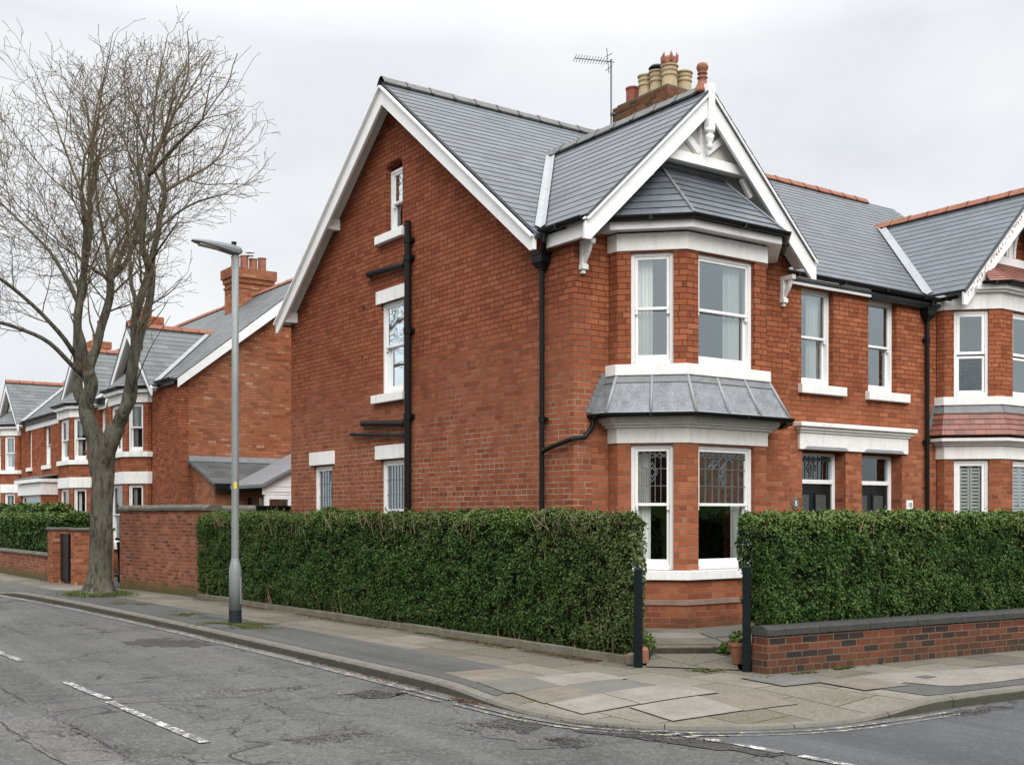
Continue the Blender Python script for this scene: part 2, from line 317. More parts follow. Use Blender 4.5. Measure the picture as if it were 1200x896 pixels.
M['leafmulch']=simple('dead_leaf_litter',(.10,.058,.032),.95,.1,.6,22,1.)
M['moss']=simple('moss',(.085,.095,.025),.95,.1,.4,18,1.,dirt=(.12,.11,.05),dirt_amt=.6)
M['bark']=simple('grey_green_bark',(.145,.138,.10),.9,.15,.4,3.5,1.,dirt=(.06,.056,.042),dirt_amt=.75)
def bark_mat():
    m,nt,b,_=newmat('grey_green_bark'); g=nt.nodes.new('ShaderNodeNewGeometry'); mp=N(nt,'Mapping'); nt.links.new(g.outputs['Position'],mp.inputs[0]); mp.inputs['Scale'].default_value=(1,1,.22)
    a=noise_(nt,mp.outputs[0],14,6,.7,.5); c1=noise_(nt,g.outputs['Position'],2.6,5,.65); c2=noise_(nt,g.outputs['Position'],22,5,.7); mp2=N(nt,'Mapping'); nt.links.new(g.outputs['Position'],mp2.inputs[0]); mp2.inputs['Scale'].default_value=(1,1,3); r=noise_(nt,mp2.outputs[0],3.2,4,.6)
    c=ramp(nt,c1,[(.3,(.068,.062,.047)),(.5,(.10,.093,.07)),(.7,(.125,.12,.088))]); c=mix(nt,ramp(nt,a,[(.40,.85),(.52,0)]),c,(.026,.023,.019)); c=mix(nt,ramp(nt,c2,[(.55,0),(.72,.5)]),c,(.14,.14,.11)); c=mix(nt,ramp(nt,r,[(.58,0),(.68,.5)]),c,(.055,.052,.042))
    nt.links.new(c,b.inputs['Base Color']); b.inputs['Roughness'].default_value=.95; b.inputs['Specular IOR Level'].default_value=.15; bump(nt,b,math_(nt,'ADD',a,math_(nt,'MULTIPLY',c2,.5)),.9,.03); return m
M['bark']=bark_mat()
M['plinthstone']=simple('pinkish_plinth_stone',(.26,.175,.135),.85,.2,.25,6,.3,dirt=(.13,.09,.07),dirt_amt=.6)
M['riser']=simple('mossy_riser_stone',(.045,.04,.03),.9,.1,.4,9,.5,dirt=(.09,.085,.06),dirt_amt=.6)
M['twig']=simple('twig_bark',(.125,.10,.062),.9,.15,.3,6,.2)
M['stem']=simple('hedge_stem',(.16,.125,.075),.9,.15,.3,9,.2)
M['hedgecore']=simple('hedge_inner_wood',(.022,.022,.012),.95,.05,.4,6)
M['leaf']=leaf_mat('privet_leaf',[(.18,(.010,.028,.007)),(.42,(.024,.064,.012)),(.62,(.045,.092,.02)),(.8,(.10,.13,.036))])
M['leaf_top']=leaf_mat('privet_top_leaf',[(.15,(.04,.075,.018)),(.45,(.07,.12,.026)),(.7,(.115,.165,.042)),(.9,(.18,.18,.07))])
M['leaf_edge']=leaf_mat('privet_olive_leaf',[(.15,(.03,.052,.015)),(.45,(.062,.088,.024)),(.7,(.10,.12,.045)),(.9,(.17,.15,.075))])
M['asphalt']=asphalt_mat('worn_asphalt',(.080,.079,.077),True,1.25)
M['asphalt2']=asphalt_mat('newer_asphalt',(.064,.066,.068),False,.8,.2)
M['tarmac']=asphalt_mat('pavement_tarmac',(.07,.07,.066),False,.8,.25)
M['tar']=asphalt_mat('dark_patch_asphalt',(.042,.041,.038),True,1.3,.5)
M['rubble']=asphalt_mat('exposed_aggregate',(.09,.087,.08),True,1.5,.5)
M['flags']=flag_mat('stone_flags')
M['flag_pale']=simple('pale_concrete_flag',(.195,.178,.155),.85,.25,.2,3,.5,dirt=(.15,.135,.11),dirt_amt=.6)
M['flag_warm']=simple('warm_stone_flag',(.145,.129,.103),.9,.2,.25,4,.6,dirt=(.14,.11,.075),dirt_amt=.6)
M['flag_grey']=simple('grey_stone_flag',(.115,.111,.1),.9,.25,.18,3,.5,dirt=(.09,.09,.075),dirt_amt=.5)
M['iron']=simple('cast_iron_cover',(.07,.07,.068),.6,.5,.3,12,.5)
M['gap']=simple('joint_dirt',(.045,.041,.03),.95,.1,.3,9)
M['line_w']=paint_line('worn_white_line',(.47,.46,.43),.535)
M['line_y']=paint_line('worn_yellow_line',(.40,.355,.22),.555)
M['line_g']=paint_line('ghost_white_line',(.27,.245,.20),.54)
M['kerbface']=simple('dirty_gutter',(.10,.09,.07),.9,.2,.4,9,.6,dirt=(.2,.16,.11),dirt_amt=.5)

for k in('flag_pale','flag_warm','flag_grey','kerb','edging'): gritty(M[k])
weathered(M['white'],.34); weathered(M['white_gloss'],.22,(.42,.41,.36)); weathered(M['lead'],.5,(.09,.095,.1)); weathered(M['slate'],.22,(.06,.065,.07)); weathered(M['slate_bay'],.4,(.06,.065,.07)); weathered(M['steel'],.4,(.13,.13,.11))
# ------------------------------------------------------------------ building helpers
class Fr:   # wall frame: u along the wall, d depth inwards, z up
    def __init__(s,O,U,Nn): s.O=V(O); s.U=V(U).normalized(); s.Nn=V(Nn).normalized()
    def P(s,u,d,z): return s.O+s.U*u-s.Nn*d+V((0,0,z))
    def box(s,mb,u0,u1,d0,d1,z0,z1):
        mb.obox(s.P((u0+u1)/2,(d0+d1)/2,(z0+z1)/2),s.U*(u1-u0)/2,s.Nn*(d1-d0)/2,V((0,0,(z1-z0)/2)))
def wall_mb(mb,fr,outline,holes,th=.3):
    loops=[outline]+holes; flat=[q for l in loops for q in l]
    tris=tessellate_polygon([[V((u,z,0)) for u,z in l] for l in loops])
    F=[fr.P(u,0,z) for u,z in flat]; B=[fr.P(u,th,z) for u,z in flat]
    mb.add(F,[tuple(t) for t in tris]); mb.add(B,[tuple(t[::-1]) for t in tris])
    for l in loops:
        n=len(l); vs=[fr.P(u,0,z) for u,z in l]+[fr.P(u,th,z) for u,z in l]
        mb.add(vs,[(i,(i+1)%n,n+(i+1)%n,n+i) for i in range(n)])
    return mb
def rect(u0,u1,z0,z1): return [(u0,z0),(u1,z0),(u1,z1),(u0,z1)]
def offset_poly(pts,d):     # open polyline in plan, offset to its right-hand side
    P=[V((p[0],p[1])) for p in pts]; out=[]
    nr=[]
    for a,b in zip(P[:-1],P[1:]):
        t=(b-a).normalized(); nr.append(V((t.y,-t.x)))
    for i,p in enumerate(P):
        if i==0: out.append(p+nr[0]*d)
        elif i==len(P)-1: out.append(p+nr[-1]*d)
        else:
            n=(nr[i-1]+nr[i]).normalized(); out.append(p+n*d/max(n.dot(nr[i]),.3))
    return [(q.x,q.y) for q in out]
def band(mb,pts,d0,d1,z0,z1):   # solid mitred moulding following a plan polyline
    a=offset_poly(pts,d0); b=offset_poly(pts,d1); n=len(pts)
    vs=[(x,y,z0) for x,y in a]+[(x,y,z0) for x,y in b]+[(x,y,z1) for x,y in b]+[(x,y,z1) for x,y in a]
    fs=[]
    for i in range(n-1):
        for k in range(4): fs.append((k*n+i,k*n+i+1,((k+1)%4)*n+i+1,((k+1)%4)*n+i))
    fs += [(0,n,2*n,3*n),(n-1,4*n-1,3*n-1,2*n-1)]
    return mb.add(vs,fs)
def clip(poly,nv,c,keep_gt):    # clip (u,v) polygon at v=c
    out=[]
    for i in range(len(poly)):
        a=poly[i];b=poly[(i+1)%len(poly)]
        ia=(a[1]>=c-1e-9)==keep_gt or abs(a[1]-c)<1e-9; ib=(b[1]>=c-1e-9)==keep_gt or abs(b[1]-c)<1e-9
        if ia: out.append(a)
        if ia!=ib and abs(a[1]-b[1])>1e-9:
            t=(c-a[1])/(b[1]-a[1]); out.append((a[0]+t*(b[0]-a[0]),c))
    return out
def roof_mb(mb,poly,eave_dir,course=.19,lift=.007,slab=.06):
    P=[V(p) for p in poly]; n=(P[1]-P[0]).cross(P[2]-P[0]).normalized()
    if n.z<0: n=-n
    e=V(eave_dir).normalized(); s=n.cross(e).normalized()
    if s.z<0: s=-s
    O=min(P,key=lambda p:p.z)
    uv=[((p-O).dot(e),(p-O).dot(s)) for p in P]; v1=max(q[1] for q in uv); k=0
    while k*course<v1-1e-4:
        a=k*course;b=min((k+1)*course,v1); q=clip(clip(uv,0,a,True),0,b,False)
        if len(q)>=3:
            w=lambda uu,vv,h: O+e*uu+s*vv+n*h
            hh=lambda vv: lift*(1-(vv-a)/course)
            mb.add([w(uu,vv,hh(vv)) for uu,vv in q],[tuple(range(len(q)))],[[(uu+7,vv) for uu,vv in q]])
            lo=[x for x in q if abs(x[1]-a)<1e-6]
            if len(lo)>=2:
                u0=min(x[0] for x in lo);u1=max(x[0] for x in lo)
                mb.add([w(u0,a,-.01),w(u1,a,-.01),w(u1,a,lift),w(u0,a,lift)],[(0,1,2,3)],[[(u0+7,a+.04),(u1+7,a+.04),(u1+7,a+.05),(u0+7,a+.05)]])
        k+=1
    mb.extr([p-n*.004 for p in P],-n*slab)
    return n
def ridge_mb(mb,p,q,L=.45,r=.12,gap=.012,drop=.07):     # angular ridge tiles with a raised collar at one end
    p=V(p);q=V(q);d=(q-p);n=max(1,round(d.length/L));t=d.normalized();sd=t.cross(V((0,0,1))).normalized()
    for i in range(n):
        a=p+d*(i/n);b=p+d*((i+1)/n)-t*gap; j=random.uniform(-.006,.006)
        for x,y,k in((a,b,1.),(a,a+t*.05,1.14)):
            pr=[sd*r*k+V((0,0,-drop-j)),sd*r*.4*k+V((0,0,.035*k+j)),V((0,0,.052*k+j)),-sd*r*.4*k+V((0,0,.035*k+j)),-sd*r*k+V((0,0,-drop-j)),-sd*(r-.02)+V((0,0,-drop-.02)),V((0,0,.0)),sd*(r-.02)+V((0,0,-drop-.02))]
            mb.extr([x+o for o in pr],y-x)
    return mb
def gutter_mb(mb,pts,r=.06):    # half-round gutter: open trough with thickness
    P=[V(p) for p in pts]; prof=[]
    for k in range(9):
        a=math.pi+math.pi*k/8; prof.append((math.cos(a)*r,math.sin(a)*r))
    prof+= [(x*.86,y*.86+.004) for x,y in prof[::-1]]
    n=len(prof); b=[]
    for i,p in enumerate(P):
        t=V((0,0,0))
        if i>0: t+=(P[i]-P[i-1]).normalized()
        if i<len(P)-1: t+=(P[i+1]-P[i]).normalized()
        t.z=0;t.normalize(); sd=V((t.y,-t.x,0)); sc_=1
        if 0<i<len(P)-1: sc_=1/max((P[i+1]-P[i]).normalized().dot(t),.4)
        b+=[p+sd*x*sc_+V((0,0,y)) for x,y in prof]
    fs=[]
    for i in range(len(P)-1):
        for k in range(n): fs.append((i*n+k,i*n+(k+1)%n,(i+1)*n+(k+1)%n,(i+1)*n+k))
    fs+=[tuple(range(n)),tuple(range(len(b)-n,len(b)))[::-1]]
    mb.add(b,fs)
    for i in range(len(P)-1):   # joint collars / brackets
        L=(P[i+1]-P[i]).length; m=max(1,int(L/.9))
        for k in range(m):
            c=P[i]+(P[i+1]-P[i])*((k+.5)/m); t=(P[i+1]-P[i]).normalized(); sd=V((t.y,-t.x,0))
            mb.obox(c-V((0,0,r*.55)),t*.02,sd*(r+.006),V((0,0,r*.52)))
    return mb
def sheet_curtain(mb,fr,u0,u1,d,z0,z1,amp=.022,waves=5,taper=0):
    n=max(10,int(waves*8)); vs=[]
    for i in range(n+1):
        f=i/n; u=u0+(u1-u0)*f; a=amp*math.sin(f*waves*2*math.pi)+amp*.4*math.sin(f*waves*4.7+1)
        vs+=[fr.P(u,d+a,z0),fr.P(u+taper*(f-.5)*0,d+a*.8,z1)]
    mb.add(vs,[(2*i,2*i+2,2*i+3,2*i+1) for i in range(n)])
def lead_lines(mb,fr,u0,u1,z0,z1,d,nv,nh,motif):
    r=.0045
    for k in range(1,nv): u=u0+(u1-u0)*k/nv; fr.box(mb,u-r,u+r,d-.004,d+.004,z0,z1)
    for k in range(1,nh): z=z0+(z1-z0)*k/nh; fr.box(mb,u0,u1,d-.005,d+.003,z-r,z+r)
    um=(u0+u1)/2; H=z1-z0; Wd=u1-u0; ln=[]
    if motif=='diamond':
        c=z0+.6*H; ln=[[(um,c+.13),(um+.07,c),(um,c-.13),(um-.07,c),(um,c+.13)],[(um,c+.07),(um+.04,c),(um,c-.07),(um-.04,c),(um,c+.07)]]
    elif motif=='tulip':
        c=z0+.62*H; ln=[[(um,z0+.36*H),(um,c)],[(um-.01,c-.03),(um-.13,c+.16),(um-.26,c+.05)],[(um+.01,c-.03),(um+.1,c+.2),(um+.22,c+.08)],[(um-.06,c),(um+.2,c+.26)],[(um-.2,c+.02),(um+.04,c+.24)],[(um-.05,c-.1),(um,c-.2),(um+.05,c-.1),(um,c-.02),(um-.05,c-.1)]]
    elif motif=='fan':
        c=z0+.5*H; ln=[[(um,c+.14),(um+.13,c),(um,c-.14),(um-.13,c),(um,c+.14)],[(um,c+.08),(um,c-.07)],[(um-.08,c+.0),(um,c-.08),(um+.08,c)],[(um-.04,c+.05),(um,c),(um+.04,c+.05)]]
    zt=z1-.02; seg=max(4,int(Wd/.09)); sc=[(u0+Wd*k/(seg*2),zt-(.055 if k%2 else .0)) for k in range(seg*2+1)]
    if motif: ln+=[sc,[(u,2*zt-.07-z) for u,z in sc]]
    for l in ln:
        for a,b in zip(l[:-1],l[1:]):
            p=fr.P(a[0],d-.003,a[1]); q=fr.P(b[0],d-.003,b[1])
            if (p-q).length>1e-4: mb.bar(p,q,.010,.008,up=fr.Nn)
def window(par,fr,u0,u1,z0,z1,style='sash',d=.11,split=.5,glass='glass',glass_top=None,curt=None,motif=None,nv=5,nh=3,frame=.05,white='white_gloss',label=None,horns=True,name='window'):
    f=MB(); fr.box(f,u0,u0+frame,d,d+.12,z0,z1); fr.box(f,u1-frame,u1,d,d+.12,z0,z1)
    fr.box(f,u0+frame,u1-frame,d,d+.12,z1-frame,z1); fr.box(f,u0+frame,u1-frame,d-.02,d+.12,z0,z0+frame*1.3)
    w=f.build(name,M[white],par,bevel=.005,label=label)
    a0,a1=u0+frame,u1-frame; b0,b1=z0+frame*1.3,z1-frame; zm=b0+(b1-b0)*split
    def sash(s0,s1,dd,bot,top,st=.042):
        m=MB(); fr.box(m,a0+.003,a0+st,dd,dd+.04,s0,s1); fr.box(m,a1-st,a1-.003,dd,dd+.04,s0,s1)
        fr.box(m,a0+st,a1-st,dd,dd+.04,s0,s0+bot); fr.box(m,a0+st,a1-st,dd,dd+.04,s1-top,s1)
        if horns and s0>zm-.1 and style=='sash':
            for q in(a0+.004,a1-st): fr.box(m,q,q+.038,dd+.004,dd+.036,s0-.055,s0)
        o=m.build('sash',M[white],w,bevel=.004)
        return (a0+st,a1-st,s0+bot,s1-top,dd+.02)
    if style=='sash': U_=sash(zm-.02,b1,d+.015,.038,.04); L_=sash(b0,zm+.022,d+.062,.075,.04)
    elif style=='casement': U_=sash(zm+.012,b1,d+.01,.05,.05,.055); L_=sash(b0,zm-.012,d+.03,.05,.045,.045)
    else: U_=None; L_=sash(b0,b1,d+.02,.05,.05,.05)
    for R,gl in((U_,glass_top or glass),(L_,glass)):
        if R is None: continue
        g=MB(); g.add([fr.P(R[0]-.006,R[4],R[2]-.006),fr.P(R[1]+.006,R[4],R[2]-.006),fr.P(R[1]+.006,R[4],R[3]+.006),fr.P(R[0]-.006,R[4],R[3]+.006)],[(0,1,2,3)]); g.build('pane',M[gl],w)
    if motif is not None and U_:
        m=MB(); lead_lines(m,fr,U_[0],U_[1],U_[2],U_[3],U_[4]-.008,nv,nh,motif); m.build('leading',M['lead_came'],w)
    for c in (curt or []):          # (from, to) fractions of the width
        m=MB(); sheet_curtain(m,fr,a0+(a1-a0)*c[0],a0+(a1-a0)*c[1],d+.165,b0,b1,.02,max(3,(c[1]-c[0])*9)); m.build('curtain',M['curtain'],w,smooth=True)
    return w
def sill(par,fr,u0,u1,z0,z1,pro=.07,dep=.13):
    m=MB(); fr.box(m,u0,u1,-pro,dep,z0,z1); return m.build('sill',M['white'],par,bevel=.008)
def lintel(par,fr,u0,u1,z0,z1,o0,o1,pro=.015,dep=.1):      # stone lintel with a stop-chamfered lower edge over the opening
    m=MB(); fr.box(m,u0,u1,-pro,dep,z0,z1)
    return m.build('lintel',M['white'],par,bevel=.004)
def chamfer_piece(mb,fr,o0,o1,z,pro=.012,h=.045):   # grey chamfer strip under a lintel
    poly=[(o0+.07,z+h),(o1-.07,z+h),(o1,z),(o0,z)]
    mb.extr([fr.P(u,-pro-.002,q) for u,q in poly],-fr.Nn*.03)
def bay(par,pts,L,wmat,th=.22,skirt=None,front_open=(.14,.84),cant_open=(.19,.81),win=None,cornice_lo=True):
    """pts: six plan points wall..wall. L: dict of levels. Walls with openings, white bands, sills, windows."""
    segs=list(zip(pts[:-1],pts[1:])); w=MB(); frs=[]
    for i,(a,b) in enumerate(segs):
        A=V((*a,0));B=V((*b,0));t=(B-A).normalized(); n=V((t.y,-t.x,0)); fr=Fr(A,t,n); Ln=(B-A).length; frs.append((fr,Ln))
        holes=[]
        if i in(1,2,3):
            o=front_open if i==2 else (cant_open if i==1 else (1-cant_open[1],1-cant_open[0]))
            holes=[rect(o[0]*Ln,o[1]*Ln,L['sill0'],L['head0']),rect(o[0]*Ln,o[1]*Ln,L['sill1'],L['head1'])]
        wall_mb(w,fr,rect(.0 if i else .02,Ln-(0 if i<4 else .02),0,L['top']),holes,th)
    wo=w.build('bay_wall',M[wmat],par)
    for h_,f_ in (('head0','fr0'),('head1','fr1')):
        m=MB(); band(m,pts,-.02,.02,L[h_]+.015,L[f_])
        m.build('frieze',M['white'],par,bevel=.006)
    if cornice_lo:
        m=MB(); band(m,pts,-.02,.07,L['fr0'],L['fr0']+.035); band(m,pts,-.02,.12,L['fr0']+.035,L['fr0']+.07); band(m,pts,-.02,.18,L['fr0']+.07,L['fr0']+.13); m.build('cornice',M['white'],par,bevel=.008)
    m=MB(); band(m,pts,-.14,.06,L['sill0']-.125,L['sill0']); m.build('sill',M['white'],par,bevel=.008)
    m=MB(); band(m,pts,-.14,.06,L['sill1']-.145,L['sill1']); m.build('sill',M['white'],par,bevel=.008)
    for i in (1,2,3):
        fr,Ln=frs[i]; o=front_open if i==2 else (cant_open if i==1 else (1-cant_open[1],1-cant_open[0]))
        for lev in (0,1):
            win(par,fr,o[0]*Ln+.0,o[1]*Ln-.0,L['sill%d'%lev],L['head%d'%lev],i,lev)
    return frs
# ------------------------------------------------------------------ the corner house (left half of the pair)
XS,YF,YM,YB,YR,XW,XP,XR=9.22,11.64,12.16,20.47,16.30,13.40,15.67,22.10
ZE,ZR,SL=5.46,8.70,.7826
def zmain(y): return ZE+SL*(y-YM) if y<=YR else ZR-SL*(y-YR)
WX,WZ,WS=11.27,7.54,.945
def zwing(x,cx=WX,rz=WZ): return rz-WS*abs(x-cx)
H1=empty('brick_house',(12,15,0),'red brick corner house with plain white bargeboards and a grey lead skirt over its bay','house','semi-detached brick houses')
fs=Fr((XS,0,0),(0,1,0),(-1,0,0)); fw=Fr((0,YF,0),(1,0,0),(0,-1,0)); fm=Fr((0,YM,0),(1,0,0),(0,-1,0))
# side gable wall
att=[(16.13,6.32),(16.68,6.32),(16.68,7.40)]+[(16.405+.275*math.cos(a),7.40+.1*math.sin(a)) for a in [math.pi*k/8 for k in range(1,8)]]+[(16.13,7.40)]
side=MB(); zc=.09
wall_mb(side,fs,[(YF,0),(YB,0),(YB,zmain(YB)-zc),(YR,ZR-zc-.02),(YM+.05,zmain(YM+.05)-zc),(YM,5.36),(YF,5.36)],
   [att,rect(16.09,16.86,3.66,5.19),rect(16.09,16.86,1.1,2.56),rect(18.68,19.46,1.1,2.55)],.3)
m=MB()
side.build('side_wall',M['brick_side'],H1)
# soldier-brick arch over the attic window
m=MB()
for k in range(9):
    a=math.pi*(k+.5)/9; c=(16.405+.335*math.cos(a)*1.0,7.395+.16*math.sin(a)+.0)
    if math.sin(a)<.25: continue
    t=V((0,math.cos(a)*.45,1)).normalized(); m.obox(fs.P(c[0],.045,c[1]+.07),t*.1,V((0,t.z,-t.y))*.03,V((.05,0,0)))
m.build('window_arch',M['brick_side'],H1)
m=MB(); fs.box(m,17.42,17.52,-.003,.05,5.19,5.27); m.build('air_brick',M['gap'],H1); m=MB(); fs.box(m,17.49,17.55,-.003,.05,4.35,4.41); m.build('air_brick',M['gap'],H1)
w=window(H1,fs,16.13,16.68,6.32,7.38,d=.09,split=.48,frame=.045,glass='glass_lo'); sill(w,fs,16.02,16.93,6.18,6.32,.09)
w=window(H1,fs,16.09,16.86,3.66,5.19,d=.05,split=.52,glass='glass_lo'); sill(w,fs,16.0,17.06,3.52,3.66,.09); lintel(w,fs,15.99,16.99,5.19,5.41,0,0,.03)
w=window(H1,fs,16.09,16.86,1.1,2.56,d=.05,split=.42,motif='',nv=6,nh=3,glass='glass_side',glass_top='glass_side'); lintel(w,fs,16.0,17.02,2.58,2.81,0,0,.03)
w=window(H1,fs,18.68,19.46,1.1,2.55,d=.05,split=.42,motif='',nv=6,nh=3,glass='glass_side',glass_top='glass_side'); lintel(w,fs,18.58,19.6,2.57,2.81,0,0,.03)
# wing front, return, main front, back
front=MB()
zg=lambda x: zwing(x)-.10
wall_mb(front,fw,[(XS+.3,0),(XW,0),(XW,5.36),(XW-.02,zg(XW-.02)),(WX,WZ-.12),(XS+.3,zg(XS+.3))],[rect(10.1,12.3,.8,2.6),rect(10.1,12.3,3.5,5.1)],.3)
front.box(XW-.3,XW,YF+.3,YM+.02,0,5.36)
front.build('front_wall',M['brick'],H1)
front=MB()
wall_mb(front,fm,[(XW-.28,.0),(14.3,.0),(14.3,2.69),(15.38,2.69),(15.38,.0),(XP,.0),(XP,5.38),(XW-.28,5.38)],[rect(14.28,15.07,3.74,5.31)],.3)
front.build('front_wall',M['brick'],H1)
back=MB(); back.box(XS+.3,XP,YB-.3,YB,0,5.3); back.build('rear_wall',M['brick'],H1)
# party wall keeps the rooms dark
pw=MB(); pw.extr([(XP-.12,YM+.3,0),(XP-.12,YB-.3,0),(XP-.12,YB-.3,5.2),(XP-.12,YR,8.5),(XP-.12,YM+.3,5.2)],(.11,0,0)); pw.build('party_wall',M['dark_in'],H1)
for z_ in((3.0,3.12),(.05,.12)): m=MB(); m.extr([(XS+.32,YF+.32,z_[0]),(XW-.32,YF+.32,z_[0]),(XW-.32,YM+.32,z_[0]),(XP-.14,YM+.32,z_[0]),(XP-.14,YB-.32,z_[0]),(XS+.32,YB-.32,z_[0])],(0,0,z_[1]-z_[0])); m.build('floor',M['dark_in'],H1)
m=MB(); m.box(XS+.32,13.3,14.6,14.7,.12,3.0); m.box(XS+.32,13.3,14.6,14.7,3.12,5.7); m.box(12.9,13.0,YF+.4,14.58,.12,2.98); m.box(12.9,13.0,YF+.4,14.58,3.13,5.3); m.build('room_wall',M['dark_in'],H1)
w=window(H1,fm,14.28,15.07,3.74,5.31,d=.1,split=.5,curt=[(.55,.95)]); sill(w,fm,14.2,15.31,3.6,3.745,.09); lintel(w,fm,14.18,15.22,5.32,5.46,0,0,.04)
# bay
bp=[(9.81,YF),(9.81,11.45),(10.45,10.81),(11.97,10.81),(12.61,11.45),(12.61,YF)]
L1=dict(sill0=.92,head0=2.58,fr0=2.80,sill1=3.63,head1=5.115,fr1=5.36,top=5.36)
def win1(par,fr,a,b,z0,z1,i,lev):
    if lev==0:
        w=window(par,fr,a,b,z0,z1,d=.06,split=.52,motif='diamond' if i!=2 else 'tulip',nv=5 if i!=2 else 7,nh=3,glass='glass_lo',glass_top='glass_lo',curt=[(.0,.44)] if i==1 else ([(.82,1)] if i==2 else [(.6,1)]))
    else:
        w=window(par,fr,a,b,z0,z1,d=.06,split=.5,curt=[(.0,.5)] if i==1 else ([(.66,.99)] if i==2 else [(.5,1)]),glass='glass_cant')
    m=MB(); chamfer_piece(m,fr,a-.0,b+.0,z1+.018,.02); m.build('lintel_chamfer',M['white'],w)
bay(H1,bp,L1,'brick',win=win1,front_open=(.14,.842))
m=MB(); band(m,bp,-.02,.035,.02,.47); m.build('plinth',M['brick'],H1)
m=MB(); band(m,bp,-.02,.055,.47,.535); m.build('plinth_course',M['plinthstone'],H1)
# lead skirt over the ground floor bay
def skirt_roof(par,pts,zt,zb,o,mat,name,rolls=None,course=None):
    T=offset_poly(pts,.025); B=offset_poly(pts,o); m=MB()
    if course:
        for i in range(len(pts)-1):
            roof_mb(m,[(*B[i],zb),(*B[i+1],zb),(*T[i+1],zt),(*T[i],zt)],V((*B[i+1],0))-V((*B[i],0)),course,.012,.03)
    else:
        for i in range(len(pts)-1):
            a,b,c,d=(V((*B[i],zb)),V((*B[i+1],zb)),V((*T[i+1],zt)),V((*T[i],zt)))
            nn=(b-a).cross(d-a).normalized(); m.extr([a,b,c,d],-nn*.02 if nn.z>0 else nn*.02)
    ro=m.build(name,M[mat],par); return T,B,ro
zt,zb=3.487,2.975
T,B,ro=skirt_roof(H1,bp,zt,zb,.30,'lead','lead_roof')
m=MB()
def onsk(i,f,g):
    b=V((*B[i],zb)).lerp(V((*B[i+1],zb)),f); t=V((*T[i],zt)).lerp(V((*T[i+1],zt)),f); return b.lerp(t,g)
for i,f in [(1,0),(1,.5),(2,0),(2,.34),(2,.68),(3,0),(3,.5),(4,0)]: m.tube([onsk(i,f,-.01)+V((0,0,.012)),onsk(i,f,.99)+V((0,0,.012))],.021,8)
m.tube([V((*p,zb+.004)) for p in B],.013,6)
m.build('lead_roll',M['zinc'],ro,smooth=True)
m=MB()
for i in range(5):
    a,b=onsk(i,0,.80),onsk(i,1,.80); c,d=onsk(i,1,1.0),onsk(i,0,1.0); nn=(b-a).cross(d-a).normalized()
    if nn.z<0: nn=-nn
    m.extr([q+nn*.012 for q in (a,b,c,d)],-nn*.008)
for k in range(7):  # stepped flashing against the wall on both ends
    z=zb+.02+k*.0773; x=B[0][0]+(T[0][0]-B[0][0])*(k/6.6)
    m.box(x-.09,x+.05,YF-.014,YF-.002,z,z+.075); x2=B[5][0]+(T[5][0]-B[5][0])*(k/6.6); m.box(x2-.05,x2+.09,YF-.014,YF-.002,z,z+.075)
m.build('lead_flashing',M['lead_dk'],ro)
m=MB(); G=offset_poly(bp,.325); gutter_mb(m,[(*p,2.965) for p in G],.05); m.tube([(G[0][0]+.02,YF-.06,2.93),(G[0][0]-.0,YF-.06,2.80),(9.33,YF-.075,2.66),(XS-.06,YF-.05,2.64),(XS-.075,12.0,2.56),(XS-.075,12.24,2.5)],.033,10); m.build('bay_gutter',M['black'],H1,smooth=False)
# upper bay roof: fascia, soffit, gutter and slates
m=MB(); band(m,bp,-.02,.20,5.385,5.40); band(m,bp,.18,.205,5.37,5.475); m.build('bay_fascia',M['white_gloss'],H1,bevel=.004)
E_=offset_poly(bp,.25); ze=5.53; yt=YF-.07; tl=V((10.68,yt,6.45)); tr=V((11.86,yt,6.45)); e=[V((*p,ze)) for p in E_]
m=MB()
roof_mb(m,[e[2],e[3],tr,tl],e[3]-e[2],.17,.012,.03); roof_mb(m,[e[1],e[2],tl],e[2]-e[1],.17,.012,.03); roof_mb(m,[e[3],e[4],tr],e[4]-e[3],.17,.012,.03)
roof_mb(m,[V((e[0].x,yt,ze)),e[1],tl],e[1]-e[0],.17,.012,.03); roof_mb(m,[e[4],V((e[5].x,yt,ze)),tr],e[5]-e[4],.17,.012,.03)
br=m.build('bay_roof',M['slate_bay'],H1)
m=MB(); m.obox((11.27,yt-.035,6.44),(.62,0,0),(0,.05,-.035),(0,.01,.014)); m.tube([e[2]+V((0,0,.02)),tl+V((0,0,.02))],.018,6); m.tube([e[3]+V((0,0,.02)),tr+V((0,0,.02))],.018,6); m.build('hip_flashing',M['lead_dk'],br)
m=MB(); gutter_mb(m,[(*p,5.525) for p in offset_poly(bp,.275)],.058); m.build('bay_gutter',M['black'],H1)
# wing gable: pebbledash panel, truss, boards, brackets, finial
YBG=11.23
m=MB(); m.extr([(WX-.99,YF-.24,6.5),(WX+.99,YF-.24,6.5),(WX,YF-.24,WZ-.12)],(0,.10,0)); m.extr([(9.75,YF-.03,6.02),(12.79,YF-.03,6.02),(WX,YF-.03,WZ-.16)],(0,.028,0)); m.build('gable_panel',M['cream'],H1)
m=MB(); yb0,yb1=YF-.32,YF-.242
m.extr([(WX-.98,yb0,6.49),(WX+.98,yb0,6.49),(WX+.84,yb0,6.63),(WX-.84,yb0,6.63)],(0,yb1-yb0,0)); m.box(WX-.055,WX+.055,yb0+.01,yb1,6.63,7.25)
for s in(-1,1):
    m.bar((WX+s*.06,(yb0+yb1)/2+.004,6.68),(WX+s*.44,(yb0+yb1)/2+.004,6.98),.06,.10); m.bar((WX+s*.98,(yb0+yb1)/2+.004,6.22),(WX+s*.80,(yb0+yb1)/2+.004,6.46),.06,.09)
m.build('gable_truss',M['white_gloss'],H1,bevel=.005)
